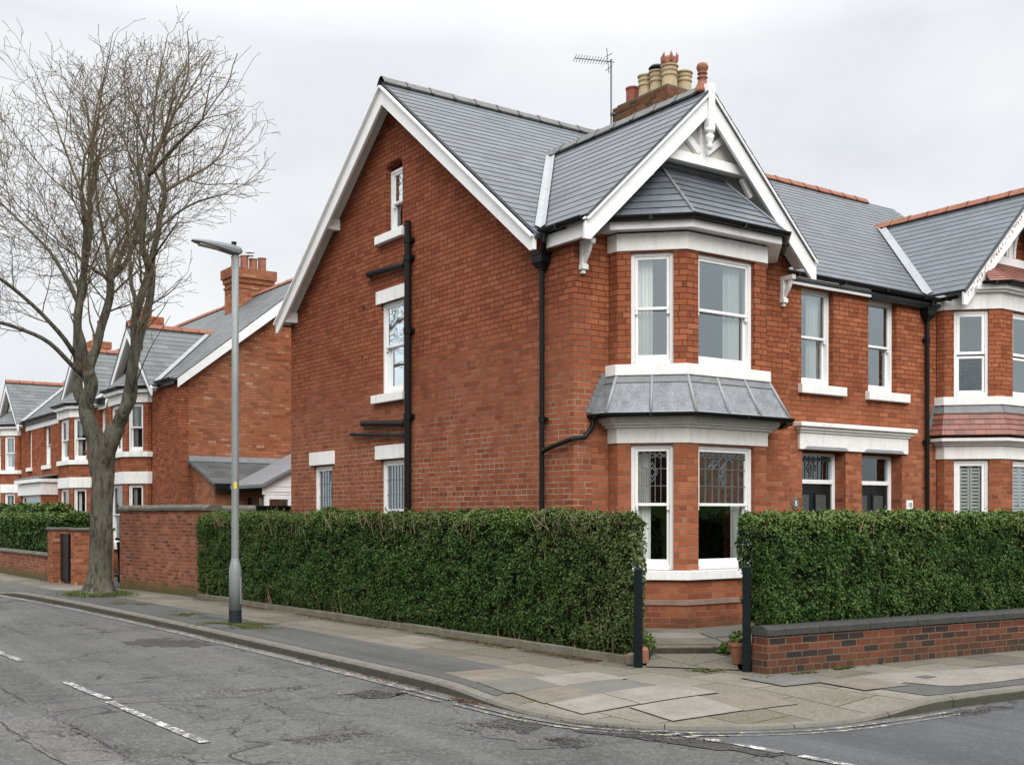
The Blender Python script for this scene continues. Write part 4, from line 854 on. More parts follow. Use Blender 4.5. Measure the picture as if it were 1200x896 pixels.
def terrace(loc,Wd,wx,label,wingmir=False,wins=(),doorx=None,lbay=None,gable=(True,True),chim=(),wingbrick='brick',wz=7.05):
    R=empty('terraced_house',(0,0,0),label,'house','houses up the side street')
    D,ze,zr=8.2,5.3,8.58; sl=(zr-ze)/(D/2); zt=lambda y: ze+sl*(D/2-abs(y-D/2))
    ff=Fr((0,0,0),(1,0,0),(0,-1,0)); ho=[]
    for (a,b,z0,z1) in wins: ho.append(rect(a,b,z0,z1))
    if doorx: ho.append(rect(doorx,doorx+1.0,.1,2.5))
    hb=1.35; w=MB(); wall_mb(w,ff,[(0,0),(Wd,0),(Wd,ze-.12),(wx+2,ze-.1),(wx,wz-.2),(wx-2,ze-.1),(0,ze-.12)],ho+[rect(wx-1.0,wx+1.0,.7,2.6),rect(wx-1.0,wx+1.0,3.3,4.9)],.3); w.build('front_wall',M['brick'],R)
    gw=MB()
    for x,nx in((0,-1),(Wd,1)): wall_mb(gw,Fr((x,0,0),(0,1,0),(nx,0,0)),[(.3,0),(D,0),(D,ze-.12),(D/2,zr-.15),(.3,zt(.3)-.12)],[],.3)
    gw.box(.3,Wd-.3,D-.3,D,0,ze-.15); gw.build('gable_wall',M['brick_far'],R)
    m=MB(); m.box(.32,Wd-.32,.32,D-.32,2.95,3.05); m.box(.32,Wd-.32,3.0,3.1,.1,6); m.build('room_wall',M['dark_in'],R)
    for (a,b,z0,z1) in wins:
        q=window(R,ff,a,b,z0,z1,d=.1,split=.5,horns=False,curt=[(.0,.3)]); sill(q,ff,a-.1,b+.1,z0-.14,z0); lintel(q,ff,a-.1,b+.1,z1,z1+.2,0,0,.02)
    if doorx:
        m=MB(); ff.box(m,doorx,doorx+1.0,.2,.26,.1,2.05); m.build('front_door',M['door'],R); m=MB(); ff.box(m,doorx,doorx+.07,.16,.26,.1,2.5); ff.box(m,doorx+.93,doorx+1,.16,.26,.1,2.5); ff.box(m,doorx+.07,doorx+.93,.16,.26,2.05,2.13); ff.box(m,doorx-.1,doorx+1.1,-.05,.2,2.5,2.85); m.build('door_frame',M['white_gloss'],R)
    bays_local(R,wx,0,.75,0,'brick')
    m=MB(); m.extr([(wx-1.75,-.03,5.05),(wx+1.75,-.03,5.05),(wx,-.03,wz-.2)],(0,.028,0)); m.build('gable_panel',M['cream'],R)
    s0,ws=-.3 if gable[0] else 0,(wz-ze)/1.95
    m=MB()
    e1=Wd+.3 if gable[1] else Wd
    roof_mb(m,[(s0,-.12,zt(-.12)),(e1,-.12,zt(-.12)),(e1,D/2,zr),(s0,D/2,zr)],(1,0,0),.22); roof_mb(m,[(s0,D+.12,zt(D+.12)),(e1,D+.12,zt(D+.12)),(e1,D/2,zr),(s0,D/2,zr)],(1,0,0),.22); m.build('roof',M['slate_far'],R)
    yv=lambda z:(z-ze)/sl; m=MB()
    for s in(-1,1): roof_mb(m,[(wx+s*2.1,-.32,wz-ws*2.1),(wx+s*2.1,yv(wz-ws*2.1)+.02,wz-ws*2.1),(wx,yv(wz)+.02,wz),(wx,-.32,wz)],(0,1,0),.22)
    m.build('wing_roof',M['slate_far'],R)
    for s in(-1,1): valley(R,(wx+s*2.05,yv(wz-ws*2.05),wz-ws*2.05),(wx+s*.1,yv(wz-ws*.1),wz-ws*.1),(0,-sl,1),(s*ws,0,1),.1)
    m=MB(); ridge_mb(m,(s0,D/2,zr+.03),(e1,D/2,zr+.03),.5); m.build('ridge_tiles',M['terra'],R); m=MB(); ridge_mb(m,(wx,-.31,wz+.03),(wx,yv(wz)+.1,wz+.03),.5); m.build('ridge_tiles',M['terra'],R)
    m=MB()
    for s in(-1,1): m.extr([(wx,-.31,wz-.03),(wx+s*2.15,-.31,wz-.03-ws*2.15),(wx+s*2.15,-.31,wz-.25-ws*2.15),(wx,-.31,wz-.36)],(0,.05,0)); m.extr([(wx,-.26,wz-.075),(wx+s*2.1,-.26,wz-.075-ws*2.1),(wx+s*2.1,-.032,wz-.075-ws*2.1),(wx,-.032,wz-.075)],(0,0,-.02))
    m.build('bargeboard',M['white_gloss'],R); m=MB()
    for x,g in((s0,gable[0]),(e1,gable[1])):
        if g:
            for y0 in(-.1,D+.1): m.extr([(x-.02,y0,zt(y0)-.03),(x-.02,D/2,zr-.03),(x-.02,D/2,zr-.36),(x-.02,y0,zt(y0)-.26)],(.04,0,0))
    m.build('bargeboard',M['white_gloss'],R)
    for a,b in((0,wx-2.1),(wx+2.1,Wd)):
        if b-a>.3: m=MB(); gutter_mb(m,[(a,-.17,ze-.05),(b,-.17,ze-.05)],.06); m.box(a,b,-.10,-.01,ze-.22,ze-.1); m.build('gutter',M['black'],R)
        if b-a>1.5: m=MB(); m.box(a+.02,b-.02,-.012,.0-.002,ze-.42,ze-.23); m.build('fascia',M['white_gloss'],R)
    for (x,y,lx,ly,zt_,np_) in chim:
        c=MB(); c.box(x-lx/2,x+lx/2,y-ly/2,y+ly/2,6.8,zt_-.45); c.box(x-lx/2-.03,x+lx/2+.03,y-ly/2-.03,y+ly/2+.03,zt_-.62,zt_-.55); c.box(x-lx/2-.05,x+lx/2+.05,y-ly/2-.05,y+ly/2+.05,zt_-.448,zt_-.3); c.box(x-lx/2-.1,x+lx/2+.1,y-ly/2-.1,y+ly/2+.1,zt_-.298,zt_); co=c.build('chimney',M['brick_far'],R)
        for k in range(np_):
            f=(k+.5)/np_-.5; px,py=(x+f*lx*.9,y) if lx>ly else (x,y+f*ly*.9)
            pot(co,px,py,zt_,.42+.06*(k%2),.13,'terra','plain')
        if np_>3: m=MB(); m.lathe((x+.12*lx,y,zt_+.48),[(.12,0),(.12,.03),(.03,.05),(.03,.1),(.15,.11),(.1,.17),(0,.19)],12); m.build('cowl',M['chrome'],co)
    if lbay:
        a,b=lbay; m=MB(); m.box(a,b,-.5,-.002,0,.85); m.box(a,a+.25,-.5,-.002,.85,2.35); m.box(b-.25,b,-.5,-.002,.85,2.35); m.box(a-.05,b+.05,-.55,-.002,2.35,2.75); m.build('bay_wall',M['brick'],R); m=MB(); m.box(a-.06,b+.06,-.57,-.001,2.36,2.78); m.box(a-.15,b+.15,-.68,-.001,2.8,2.92); m.build('cornice',M['white'],R)
        m=MB(); m.extr([(a-.15,-.68,2.925),(b+.15,-.68,2.925),(b+.15,-.01,3.05),(a-.15,-.01,3.05)],(0,0,.05)); m.build('bay_roof',M['lead_dk'],R); window(R,Fr((0,-.5,0),(1,0,0),(0,-1,0)),a+.25,b-.25,.85,2.35,d=.05,horns=False,glass='glass_lo')
    R.location=loc; R.rotation_euler=(0,0,rad(-90)); return R
FX=10.0
def ly(Y0,Y): return Y0-Y     # world Y -> local x for a house whose local origin stands at world Y0
Y0=35.6
N1=terrace((FX,Y0,0),6.3,ly(Y0,32.7),'orange brick gable end house with white bargeboard, behind the yard wall and lamp post',wins=[(ly(Y0,30.4)-.0,ly(Y0,29.75)+.0,3.5,4.95)][:0],doorx=ly(Y0,35.4),gable=(False,True),chim=[(ly(Y0,34.3),4.0,.72,1.32,9.38,4)])
# dark rainwater pipe and aerial of that house
m=MB(); m.tube([(6.3,-.17,5.2),(6.36,-.1,5.05),(6.37,.12,4.85),(6.37,.25,4.7),(6.37,.25,.1)],.05,8); m.build('downpipe',M['black'],N1)
m=MB(); m.tube([(1.75,3.6,8.6),(1.75,3.6,11.3)],.02,6); m.tube([(1.45,3.6,11.2),(2.05,3.6,11.1)],.012,5); m.tube([(1.75,3.6,9.3),(1.75,3.9,9.3)],.015,5)
for k in range(5): m.tube([(1.5+.12*k,3.45,11.19-.02*k),(1.5+.12*k,3.75,11.19-.02*k)],.007,4)
m.build('aerial',M['lamp_grey'],N1)
Y0=41.15
N2=terrace((FX,Y0,0),5.55,ly(Y0,38.5),'narrow brick house half hidden behind the bare tree trunk','x',wins=[(ly(Y0,36.6),ly(Y0,35.95),3.5,4.95)],doorx=ly(Y0,36.9),gable=(False,False))
Y0=52.5
N3=terrace((FX,Y0,0),11.35,ly(Y0,48.9),'farthest brick house with slate roof, at the left edge above the clipped hedge',wins=[(ly(Y0,43.9),ly(Y0,42.9),3.45,4.95),(ly(Y0,46.4),ly(Y0,45.8),3.45,4.95)],lbay=(ly(Y0,45.4),ly(Y0,41.9)),gable=(True,False),chim=[(ly(Y0,45.2),4.1,1.6,.75,9.4,3),(ly(Y0,52.0),4.1,1.2,.7,9.3,2)],wz=7.0)
tag(N2,'narrow brick house half hidden behind the bare tree trunk')
# lean-to outhouse with slate roof against the orange gable
LO=empty('outhouse',(12,28.5,0),'low brick outhouse with grey slate lean-to roof against the orange brick gable','outhouse')
m=MB(); m.extr([(10.35,29.27,0),(10.35,27.6,0),(10.35,27.6,2.38),(10.35,29.27,2.98)],(4.0,0,0)); m.build('wall',M['brick_far'],LO)
m=MB(); roof_mb(m,[(10.27,27.4,2.44),(14.6,27.4,2.44),(14.6,29.26,3.07),(10.27,29.26,3.07)],(1,0,0),.2); ro=m.build('roof',M['slate_far'],LO)
m=MB(); m.box(10.27,14.6,29.18,29.285,3.06,3.2); m.build('lead_flashing',M['zinc'],ro); m=MB(); m.box(10.3,14.6,27.34,27.4,2.24,2.42); m.tube([(11.2,27.36,2.1),(11.2,27.5,.1)],.06,8); m.build('gutter',M['black'],LO)
# white conservatory
CO=empty('conservatory',(12.0,25.0,0),'small white conservatory with boarded gable beside the back corner of the house','conservatory')
m=MB(); fc=Fr((0,25.2,0),(1,0,0),(0,-1,0))
for a,b,z0,z1 in((10.7,14.3,2.02,2.12),(10.7,14.3,.9,1.0),(10.7,10.8,1.0,2.02),(11.28,11.37,1.0,2.02),(11.95,12.05,1.0,2.02),(13.3,13.4,1.0,2.02)): fc.box(m,a,b,0,.1,z0,z1)
m.build('frame',M['white_gloss'],CO,bevel=.005)
m=MB(); m.extr([(10.65,25.2,2.13),(14.3,25.2,2.13),(14.3,25.2,3.2),(12.4,25.2,3.25),(10.65,25.2,2.33)],(0,.08,0))
for k in range(2): m.box(10.7,14.3,25.186,25.198,2.2+k*.13,2.206+k*.13)
m.build('gable_boards',M['white_gloss'],CO); m=MB(); fc.box(m,10.8,14.3,.04,.05,1.0,2.02); m.build('pane',M['glass'],CO); m=MB(); m.box(10.72,14.3,25.22,25.28,0,.89); m.build('wall',M['brick_far'],CO)
m=MB(); m.extr([(10.55,25.05,2.29),(12.4,25.05,3.26),(12.4,25.05,3.34),(10.55,25.05,2.37)],(0,2.0,0)); m.build('roof',M['lead_dk'],CO); m=MB(); m.box(10.72,14.3,25.6,25.62,1.2,2.05); m.build('blind',M['blind'],CO)
# dark gate beside the rear corner of the house
m=MB(); m.box(9.10,10.1,21.9,21.95,.05,1.80)
for k in range(7): m.box(9.11+k*.14,9.11+k*.14+.125,21.885,21.9,.07,1.78)
m.box(9.10,10.1,21.86,21.97,1.80,1.84); tag(m.build('garden_gate',M['black']),'dark boarded gate between the yard wall and the back corner of the house','gate')

# ------------------------------------------------------------------ walls, posts and edgings of the gardens
YW=empty('yard_wall',(7.8,24,0),'tall weathered brick yard wall with stone coping between the tree and the long hedge','wall')
A=V((8.11,21.95,0));B=V((7.52,25.9,0)); t=(B-A).normalized(); n=V((t.y,-t.x,0))
m=MB(); q=[A,B,B+n*.24,A+n*.24]; m.extr([p for p in q],(0,0,1.74)); m.extr([A+n*.235+V((0,.001,0)),A+V((1.02,0,0)),A+V((1.02,.23,0)),A+n*.235+V((0,.23,0))],(0,0,1.72)); m.build('wall',M['brick_yard'],YW)
def coping_run(mb,P,Q,w,z,h,L,rnd=True,seed=1):
    rr=random.Random(seed); P=V(P);Q=V(Q);d=Q-P;nn=max(1,round(d.length/L));t=d.normalized();s=V((t.y,-t.x,0))
    for k in range(nn):
        a=P+d*(k/nn)+t*.004;b=P+d*((k+1)/nn)-t*.004;j=rr.uniform(-.006,.006)
        prof=[(-w/2,0),(w/2,0),(w/2,h*.45),(w*.38,h*.8),(w*.18,h),(-w*.18,h),(-w*.38,h*.8),(-w/2,h*.45)] if rnd else [(-w/2,0),(w/2,0),(w/2,h),(-w/2,h)]
        mb.extr([a+s*x+V((0,0,z+y+j)) for x,y in prof],b-a)
m=MB(); coping_run(m,A+n*.12-t*.04,B+n*.12+t*.04,.33,1.742,.12,.28); coping_run(m,A+V((.28,.115,0)),A+V((1.05,.115,0)),.33,1.722,.12,.28); m.build('coping',M['coping'],YW)
GW=empty('garden_wall',(11,8,0),'low red and black brick garden wall with rounded dark coping under the right hedge','wall')
G0=V((8.93,8.06,0)); gd=V((.9964,-.0845,0)).normalized(); gn=V((-gd.y,gd.x,0))
m=MB(); m.extr([G0,G0+gd*26,G0+gd*26+gn*.225,G0+gn*.225],(0,0,.395)); m.build('wall',M['brick_low'],GW)
m=MB(); rr=random.Random(5)
for k in range(34):
    a=G0+gd*(k*.76-.02)-gn*.03;L=.752;h=.105; prof=[(0,0),(0,.062),(.02,.08),(.07,.098),(.14,.102),(.22,.08),(.285,.035),(.285,0)]
    m.extr([a+gn*x+V((0,0,.397+y+rr.uniform(-.002,.002)*0)) for x,y in prof],gd*L)
m.build('coping',M['coping_dk'],GW)
def gpost(x,y,h,lab):
    m=MB(); a=rad(38); u=V((math.cos(a),math.sin(a),0))*.042; w=V((-math.sin(a),math.cos(a),0))*.042
    m.obox((x,y,h/2-.05),u,w,V((0,0,h/2+.05))); m.add([V((x,y,h))+u*i+w*j for i,j in((-1,-1),(1,-1),(1,1),(-1,1))]+[V((x,y,h+.03))],[(0,1,4),(1,2,4),(2,3,4),(3,0,4)])
    R=m.build('gate_post',M['post'],None,bevel=.006); R2=tag(R,lab,'gate post','posts of the corner gateway'); c=MB(); c.obox((x,y,.25),u*1.12,w*1.12,V((0,0,.03))); c.build('post_strap',M['post'],R); return R
gpost(8.21,9.24,1.06,'dark square gate post at the end of the long hedge'); gpost(8.92,8.33,1.10,'dark square gate post against the end of the low brick wall')
m=MB(); rr=random.Random(9); P=V((8.24,9.46,0));Q=V((7.86,21.9,0)); d=Q-P; nn=13
for k in range(nn):
    a=P+d*(k/nn)+V((rr.uniform(-.012,.012),0,0));b=P+d*((k+1)/nn-.0012)+V((rr.uniform(-.012,.012),0,0))
    m.extr([a+V((0,0,-.02)),a+V((.10,0,-.02)),a+V((.10,0,.085)),a+V((.08,0,.10+rr.uniform(-.01,.01))),a+V((.015,0,.095))],b-a)
tag(m.build('hedge_edging',M['edging'],None,bevel=.008),'worn stone edging along the foot of the long hedge','edging')
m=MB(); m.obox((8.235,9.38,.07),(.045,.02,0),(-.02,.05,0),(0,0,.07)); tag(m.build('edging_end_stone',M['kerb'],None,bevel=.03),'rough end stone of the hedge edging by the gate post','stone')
m=MB(); m.obox((8.47,9.46,.10),V((.17,-.03,0))*.35,V((.12,.16,0)),V((0,0,.08))); tag(m.build('path_edging_tile',M['terra'],None,bevel=.012),'terracotta edging tile beside the path behind the left gate post','edging')
m=MB(); m.lathe((8.22,9.42,.02),[(.03,0),(.045,.08),(.045,.10),(.035,.10),(.03,.04)],12); tag(m.build('clay_pot',M['terra']),'small broken clay pot at the foot of the left gate post','pot')
FP=empty('flower_pot',(9.12,8.70,0.05),'terracotta flower pot with a small green plant beside the right gate post','flower pot')
m=MB(); m.lathe((9.10,8.62,.04),[(.06,0),(.09,.15),(.095,.19),(.11,.195),(.11,.235),(.095,.235),(.09,.18)],18); m.build('pot',M['terra'],FP,smooth=False); m=MB(); m.lathe((9.10,8.62,.24),[(.09,0),(.0,.02)],14); m.build('compost',M['soil'],FP)

# ------------------------------------------------------------------ ground
m=MB(); m.add([(-300,-300,-.1),(300,-300,-.1),(300,300,-.1),(-300,300,-.1)],[(0,1,2,3)]); road=tag(m.build('road',M['asphalt']),kind='structure')
def cat(pts,step):
    P=[V((*p,0)) for p in pts]; P=[P[0]*2-P[1]]+P+[P[-1]*2-P[-2]]; out=[]
    for i in range(1,len(P)-2):
        n=max(1,int((P[i+1]-P[i]).length/step)); p0,p1,p2,p3=P[i-1:i+3]
        for k in range(n):
            t=k/n; out.append(((p1*2)+(p2-p0)*t+(p0*2-p1*5+p2*4-p3)*t*t+(p1*3-p0-p2*3+p3)*t**3)*.5)
    out.append(P[-2]); return out
KP=[(3.6,80),(4.2,50),(4.7,36),(5.15,28),(5.5,24),(5.72,20),(5.83,16),(5.88,12),(5.88,9.6),(5.84,8.5),(5.88,7.8),(6.03,7.25),(6.35,6.82),(6.85,6.44),(7.5,6.18),(8.3,6.1),(9.2,6.08),(10.3,6.0),(14,5.68),(40,3.4)]
IP=[(7.0,80),(7.0,50),(7.0,36),(7.1,28.4),(7.7,24.6),(8.0,20),(8.15,16),(8.28,12),(8.3,10.4),(8.34,9.7),(8.38,9.42),(8.48,9.26),(8.6,9.08),(8.76,8.82),(8.9,8.6),(8.98,8.3),(9.3,8.12),(10.3,8.02),(14,7.7),(40,5.5)]
NS=[max(2,int(math.dist(a,b)/.22)) if math.dist(a,b)<6 else int(math.dist(a,b)/.6) for a,b in zip(KP[:-1],KP[1:])]
def resamp(pts):
    P=[V((*p,0)) for p in pts]; P=[P[0]*2-P[1]]+P+[P[-1]*2-P[-2]]; out=[]
    for i in range(1,len(P)-2):
        n=NS[i-1]; p0,p1,p2,p3=P[i-1:i+3]
        for k in range(n):
            t=k/n; out.append(((p1*2)+(p2-p0)*t+(p0*2-p1*5+p2*4-p3)*t*t+(p1*3-p0-p2*3+p3)*t**3)*.5)
    out.append(P[-2]); return out
K=resamp(KP); I=resamp(IP); NK=len(K)
def sm(x): x=min(max(x,0),1); return x*x*(3-2*x)
def kz(p):      # top of the kerb: dropped round the corner and at the far crossing
    lo=0
    if p.y<10 and p.x<10: lo=sm((9.9-p.y)/2.0)*(1-sm((p.x-7.9)/1.1))
    if p.y>25: lo=max(lo,sm((p.y-25.5)/2))
    return -.075*lo
KA=np.array([(p.x,p.y) for p in K])
def zfun(p):
    d=float(np.sqrt(((KA-np.array((p[0],p[1])))**2).sum(1).min())); return kz(V((p[0],p[1],0)))*(1-sm(d/1.5))
def pav(i,f,dz=0):
    k=K[i];q=I[i]; p=k.lerp(q,f); return V((p.x,p.y,zfun(p)+dz))
fr=[k/26 for k in range(27)]
vs=[];fcs=[]
for i in range(NK):
    f0=.11/(I[i]-K[i]).length
    for f in fr: vs.append(pav(i,f0+(1-f0)*f))
w=len(fr)
for i in range(NK-1):
    for j in range(w-1): fcs.append((i*w+j,i*w+j+1,(i+1)*w+j+1,(i+1)*w+j))
m=MB(); m.add(vs,fcs); pave=tag(m.build('pavement',M['flags'],smooth=True),kind='structure')
# kerb stones
m=MB(); kb=V((0,0,-.14)); d0=0; rr=random.Random(2); start=0; acc=0
def kframe(i):
    t=(K[min(i+1,NK-1)]-K[max(i-1,0)]).normalized(); return K[i],V((t.y,-t.x,0))*-1
for i in range(NK-1):
    a,na=kframe(i);b,nb=kframe(i+1); acc+=(b-a).length; gap=0
    if acc>.86: gap=.008; acc=0
    e=(b-a).normalized()*gap; b2=b-e
    za,zb_=kz(a)+.003,kz(b)+.003; wd=.135
    pa=[a+V((0,0,-.13)),a+na*-.012*0+V((0,0,za-.025)),a+na*.02+V((0,0,za)),a+na*wd+V((0,0,za)),a+na*wd+V((0,0,-.13))]
    pb=[b2+V((0,0,-.13)),b2+V((0,0,zb_-.025)),b2+nb*.02+V((0,0,zb_)),b2+nb*wd+V((0,0,zb_)),b2+nb*wd+V((0,0,-.13))]
    fs_=[(k,k+5,(k+1)%5+5,(k+1)%5) for k in range(5)]
    if gap or True: fs_ += [(0,1,2,3,4),(5,9,8,7,6)] if gap else []
    m.add(pa+pb,fs_)
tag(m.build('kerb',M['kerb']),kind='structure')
def strip(name,i0,i1,f0,f1,mat,dz=.005,nf=12,par=None,jit=0):
    m=MB(); vs=[];fcs=[]; rr=random.Random(i0)
    for i in range(i0,i1+1):
        for k in range(nf+1):
            f=f0+(f1-f0)*k/nf
            if jit and k in(0,nf): f+=rr.uniform(-jit,jit)
            vs.append(pav(i,f,dz))
    for i in range(i1-i0):
        for k in range(nf): fcs.append((i*(nf+1)+k,i*(nf+1)+k+1,(i+1)*(nf+1)+k+1,(i+1)*(nf+1)+k))
    m.add(vs,fcs); return tag(m.build(name,mat,smooth=True),kind='structure')
def idx(y,x=None): return min(range(NK),key=lambda i:abs(K[i].y-y)+(0 if x is None else abs(K[i].x-x)))
i_c=idx(8.7,5.84)
strip('pavement_tarmac',idx(46),i_c,.065,.47,M['tarmac'],jit=.004)
strip('gutter_strip',idx(40),idx(7.2,6.05),.0,.0,M['kerbface']) if False else None
def poly_sheet(name,pts,z,mat,par=None,kind='structure'):
    m=MB(); tr=tessellate_polygon([[V((*p,0)) for p in pts]]); m.add([(x,y,z) for x,y in pts],[tuple(t) for t in tr]); o=m.build(name,mat,par); return tag(o,kind=kind) if par is None else o
def rough(pts,amp=.05,step=.18,seed=1):
    out=[]; P=[V((*p,0)) for p in pts]
    for i,p in enumerate(P):
        q=P[(i+1)%len(P)]; n=max(1,int((q-p).length/step)); t=(q-p).normalized() if (q-p).length>0 else V((1,0,0)); s=V((-t.y,t.x,0))
        for k in range(n):
            c=p+(q-p)*(k/n)+(s*amp*(noise.noise(V((seed*3.1+k*.7,i*2.3,seed)))) if k else V((0,0,0))); out.append((c.x,c.y))
    return out
def flag_sheet(name,pts,mat,dz,n=9):       # a flagstone following the fall of the pavement
    a,b,c,d=[V((*p,0)) for p in pts]; vs=[];fcs=[]
    for i in range(n+1):
        for j in range(n+1):
            p=(a.lerp(b,j/n)).lerp(d.lerp(c,j/n),i/n)
            vs.append((p.x,p.y,zfun(p)+dz))
    for i in range(n):
        for j in range(n): q=i*(n+1)+j; fcs.append((q,q+1,q+n+2,q+n+1))
    m=MB(); m.add(vs,fcs); return tag(m.build(name,mat,smooth=True),kind='structure')
def flag(pts,mat,dz=.008):
    c=sum((V((*p,0)) for p in pts),V())/4
    if (int(c.x*97+c.y*31)%5)<4: flag_sheet('paving_joint',[tuple((V((*p,0))+((V((*p,0))-c).normalized()*.0045)).xy) for p in pts],M['gap'],dz-.004); flag_sheet('paving_flag',pts,M[mat],dz)
rr=random.Random(14)
def okp(x,y): return float(np.sqrt(((KA-np.array((x,y)))**2).sum(1).min()))>.17 and y>6.2 and x>5.95 and (x<8.3 or y<8.0) and (x-8.25)*.78+(y-9.2)*.62<-.06
y=6.3
while y<9.7:
    hgt=rr.choice((.56,.62,.70)); x=5.9+rr.uniform(0,.3)
    while x<9.2:
        wd_=rr.choice((.62,.78,.9)); sk=rr.uniform(-.035,.035); tilt=-.06+.10*(9-y)/3*0
        q=[(x+.004,y+.004+sk),(x+wd_-.004,y+.004+tilt*wd_*0+sk),(x+wd_-.004,y+hgt-.004+sk),(x+.004,y+hgt-.004+sk)]
        a_=rad(-5); q=[((u-7.5)*math.cos(a_)-(v-8)*math.sin(a_)+7.5,(u-7.5)*math.sin(a_)+(v-8)*math.cos(a_)+8) for u,v in q]
        if all(okp(*p) for p in q) and rr.random()<.86:
            flag(q,rr.choice(('flag_pale','flag_warm','flag_warm','flag_grey','flag_warm','flag_pale')),.006+rr.uniform(0,.006))
        x+=wd_
    y+=hgt
poly_sheet('pavement_tarmac',[(9.06,6.25),(40,3.62),(40,4.6),(10.5,7.15),(9.3,7.3),(9.06,7.3)],.006,M['tarmac'])
poly_sheet('paving_slab',[(9.18,7.35),(9.95,7.4),(10.37,7.18),(12.6,6.75),(12.6,6.3),(10.3,6.35),(9.78,6.42),(9.67,6.5),(9.57,6.86),(9.19,6.73)],.011,M['flag_pale'])
poly_sheet('stopcock_cover',[(9.96,7.02),(10.15,7.03),(10.14,6.89),(9.95,6.88)],.015,M['iron'])
mv=[];mf=[]; rr=random.Random(41)
for x,y,rx,ry,n in((6.5,16.25,.42,.75,5200),(6.45,18.4,.2,.7,1600),(6.5,23.6,.5,.9,3000),(6.35,21.3,.25,.6,1200),(8.62,8.72,.14,.22,900),(8.1,12.5,.10,2.2,2600),(9.9,7.9,.9,.05,900)):
    for k in range(n):
        px,py=rr.gauss(x,rx*.55),rr.gauss(y,ry*.55)
        if noise.noise(V((px*2.2,py*2.2,3)))+.35*noise.noise(V((px*8,py*8,1)))<.02: continue
        s_=rr.uniform(.006,.02); a_=rr.uniform(0,6.3); b_=len(mv); z_=.007+rr.random()*.006
        mv+=[(px+s_*math.cos(a_+t),py+s_*math.sin(a_+t),z_+(.004 if t else 0)) for t in(0,1.6,3.1,4.7)]; mf.append((b_,b_+1,b_+2,b_+3))
tag(fast_mesh('moss',mv,mf,M['moss']),kind='stuff')
# garden ground, path and step
poly_sheet('garden_ground',[(8.36,9.6),(8.68,9.56),(9.42,9.06),(9.2,8.32),(40,5.8),(40,13),(22,12.2),(8.9,12.2),(9.2,21),(8.0,21.9)],.05,M['soil'])
m=MB(); m.add([(8.28,9.2,.012),(8.9,8.42,.012),(9.44,9.04,.085),(8.7,9.54,.085)],[(0,1,2,3)]); tag(m.build('garden_path',M['flags']),kind='structure')
m=MB(); m.extr([(8.66,9.58,0),(9.46,9.06,0),(10.2,9.0,0),(12.9,9.6,0),(12.9,11.6,0),(8.9,11.6,0),(8.75,9.8,0)],(0,0,.165)); tag(m.build('garden_step',M['flags'],bevel=.015),kind='structure')
m=MB(); a_=V((8.66,9.58,0));b_=V((9.46,9.06,0)); t=(b_-a_).normalized(); n=V((t.y,-t.x,0)); m.extr([a_+n*.004,b_+n*.004,b_+n*.02,a_+n*.02],(0,0,.145)); tag(m.build('step_riser',M['riser']),kind='structure')
for k,pp in enumerate([[(8.8,9.66),(9.5,9.2),(9.75,9.7),(9.1,10.1)],[(9.1,10.15),(9.78,9.75),(10.1,10.25),(9.5,10.7)],[(9.55,9.2),(10.3,9.1),(10.5,9.7),(9.82,9.68)],[(9.85,9.75),(10.5,9.78),(10.7,10.3),(10.15,10.25)],[(10.55,9.15),(11.4,9.3),(11.4,9.9),(10.6,9.75)]]):
    m=MB(); m.extr([(x,y,.166) for x,y in pp],(0,0,.010)); tag(m.build('path_flag',M[['flag_warm','flag_pale','flag_warm','flag_grey','flag_warm'][k]],bevel=.005),kind='structure')
# road patches, cracks and lines
ZR0=-.0975
for k,(nm,pts,mt,amp) in enumerate([('road_patch',[(2.42,11.07),(3.15,11.08),(4.51,10.98),(4.58,10.59),(4.17,10.42),(3.04,10.68),(2.49,10.57)],'rubble',.03),('road_patch',[(4.6,15.86),(5.12,16.02),(5.66,15.12),(5.3,14.63),(4.68,15.18)],'tar',.3),
   ('road_patch',[(5.25,7.92),(5.56,7.99),(5.71,7.59),(5.34,7.31),(5.15,7.53)],'tar',.18),('road_patch',[(5.32,7.07),(5.51,7.06),(5.41,6.65),(5.23,6.73)],'tar',.12),('road_patch',[(5.05,7.95),(5.2,7.9),(5.3,7.1),(5.2,6.75),(5.05,6.8),(4.98,7.45)],'rubble',.2),
   ('road_patch',[(6.30,6.25),(6.75,6.36),(7.75,5.95),(8.9,5.95),(60,1.4),(60,-30),(6.55,-30),(6.52,5.1),(6.44,5.6)],'asphalt2',.06),('road_patch',[(5.01,9.96),(5.44,10.05),(5.61,9.67),(5.18,9.58)],'tar',.2),('road_patch',[(8.75,5.95),(9.5,5.98),(9.7,5.78),(9.0,5.72)],'tar',.15),('road_patch',[(5.82,7.62),(6.0,7.35),(6.1,6.75),(6.28,6.2),(6.4,5.6),(6.25,5.6),(6.08,6.1),(5.92,6.7),(5.7,7.2)],'tar',.12),
   ('road_patch',[(2.0,10.4),(2.4,10.5),(2.45,9.1),(2.4,7.9),(2.04,8.2),(1.98,9.4)],'rubble',.06)]):
    poly_sheet(nm,rough(pts,amp,.1 if amp>.1 else .2,k+1),ZR0+.0005*k,M[mt])
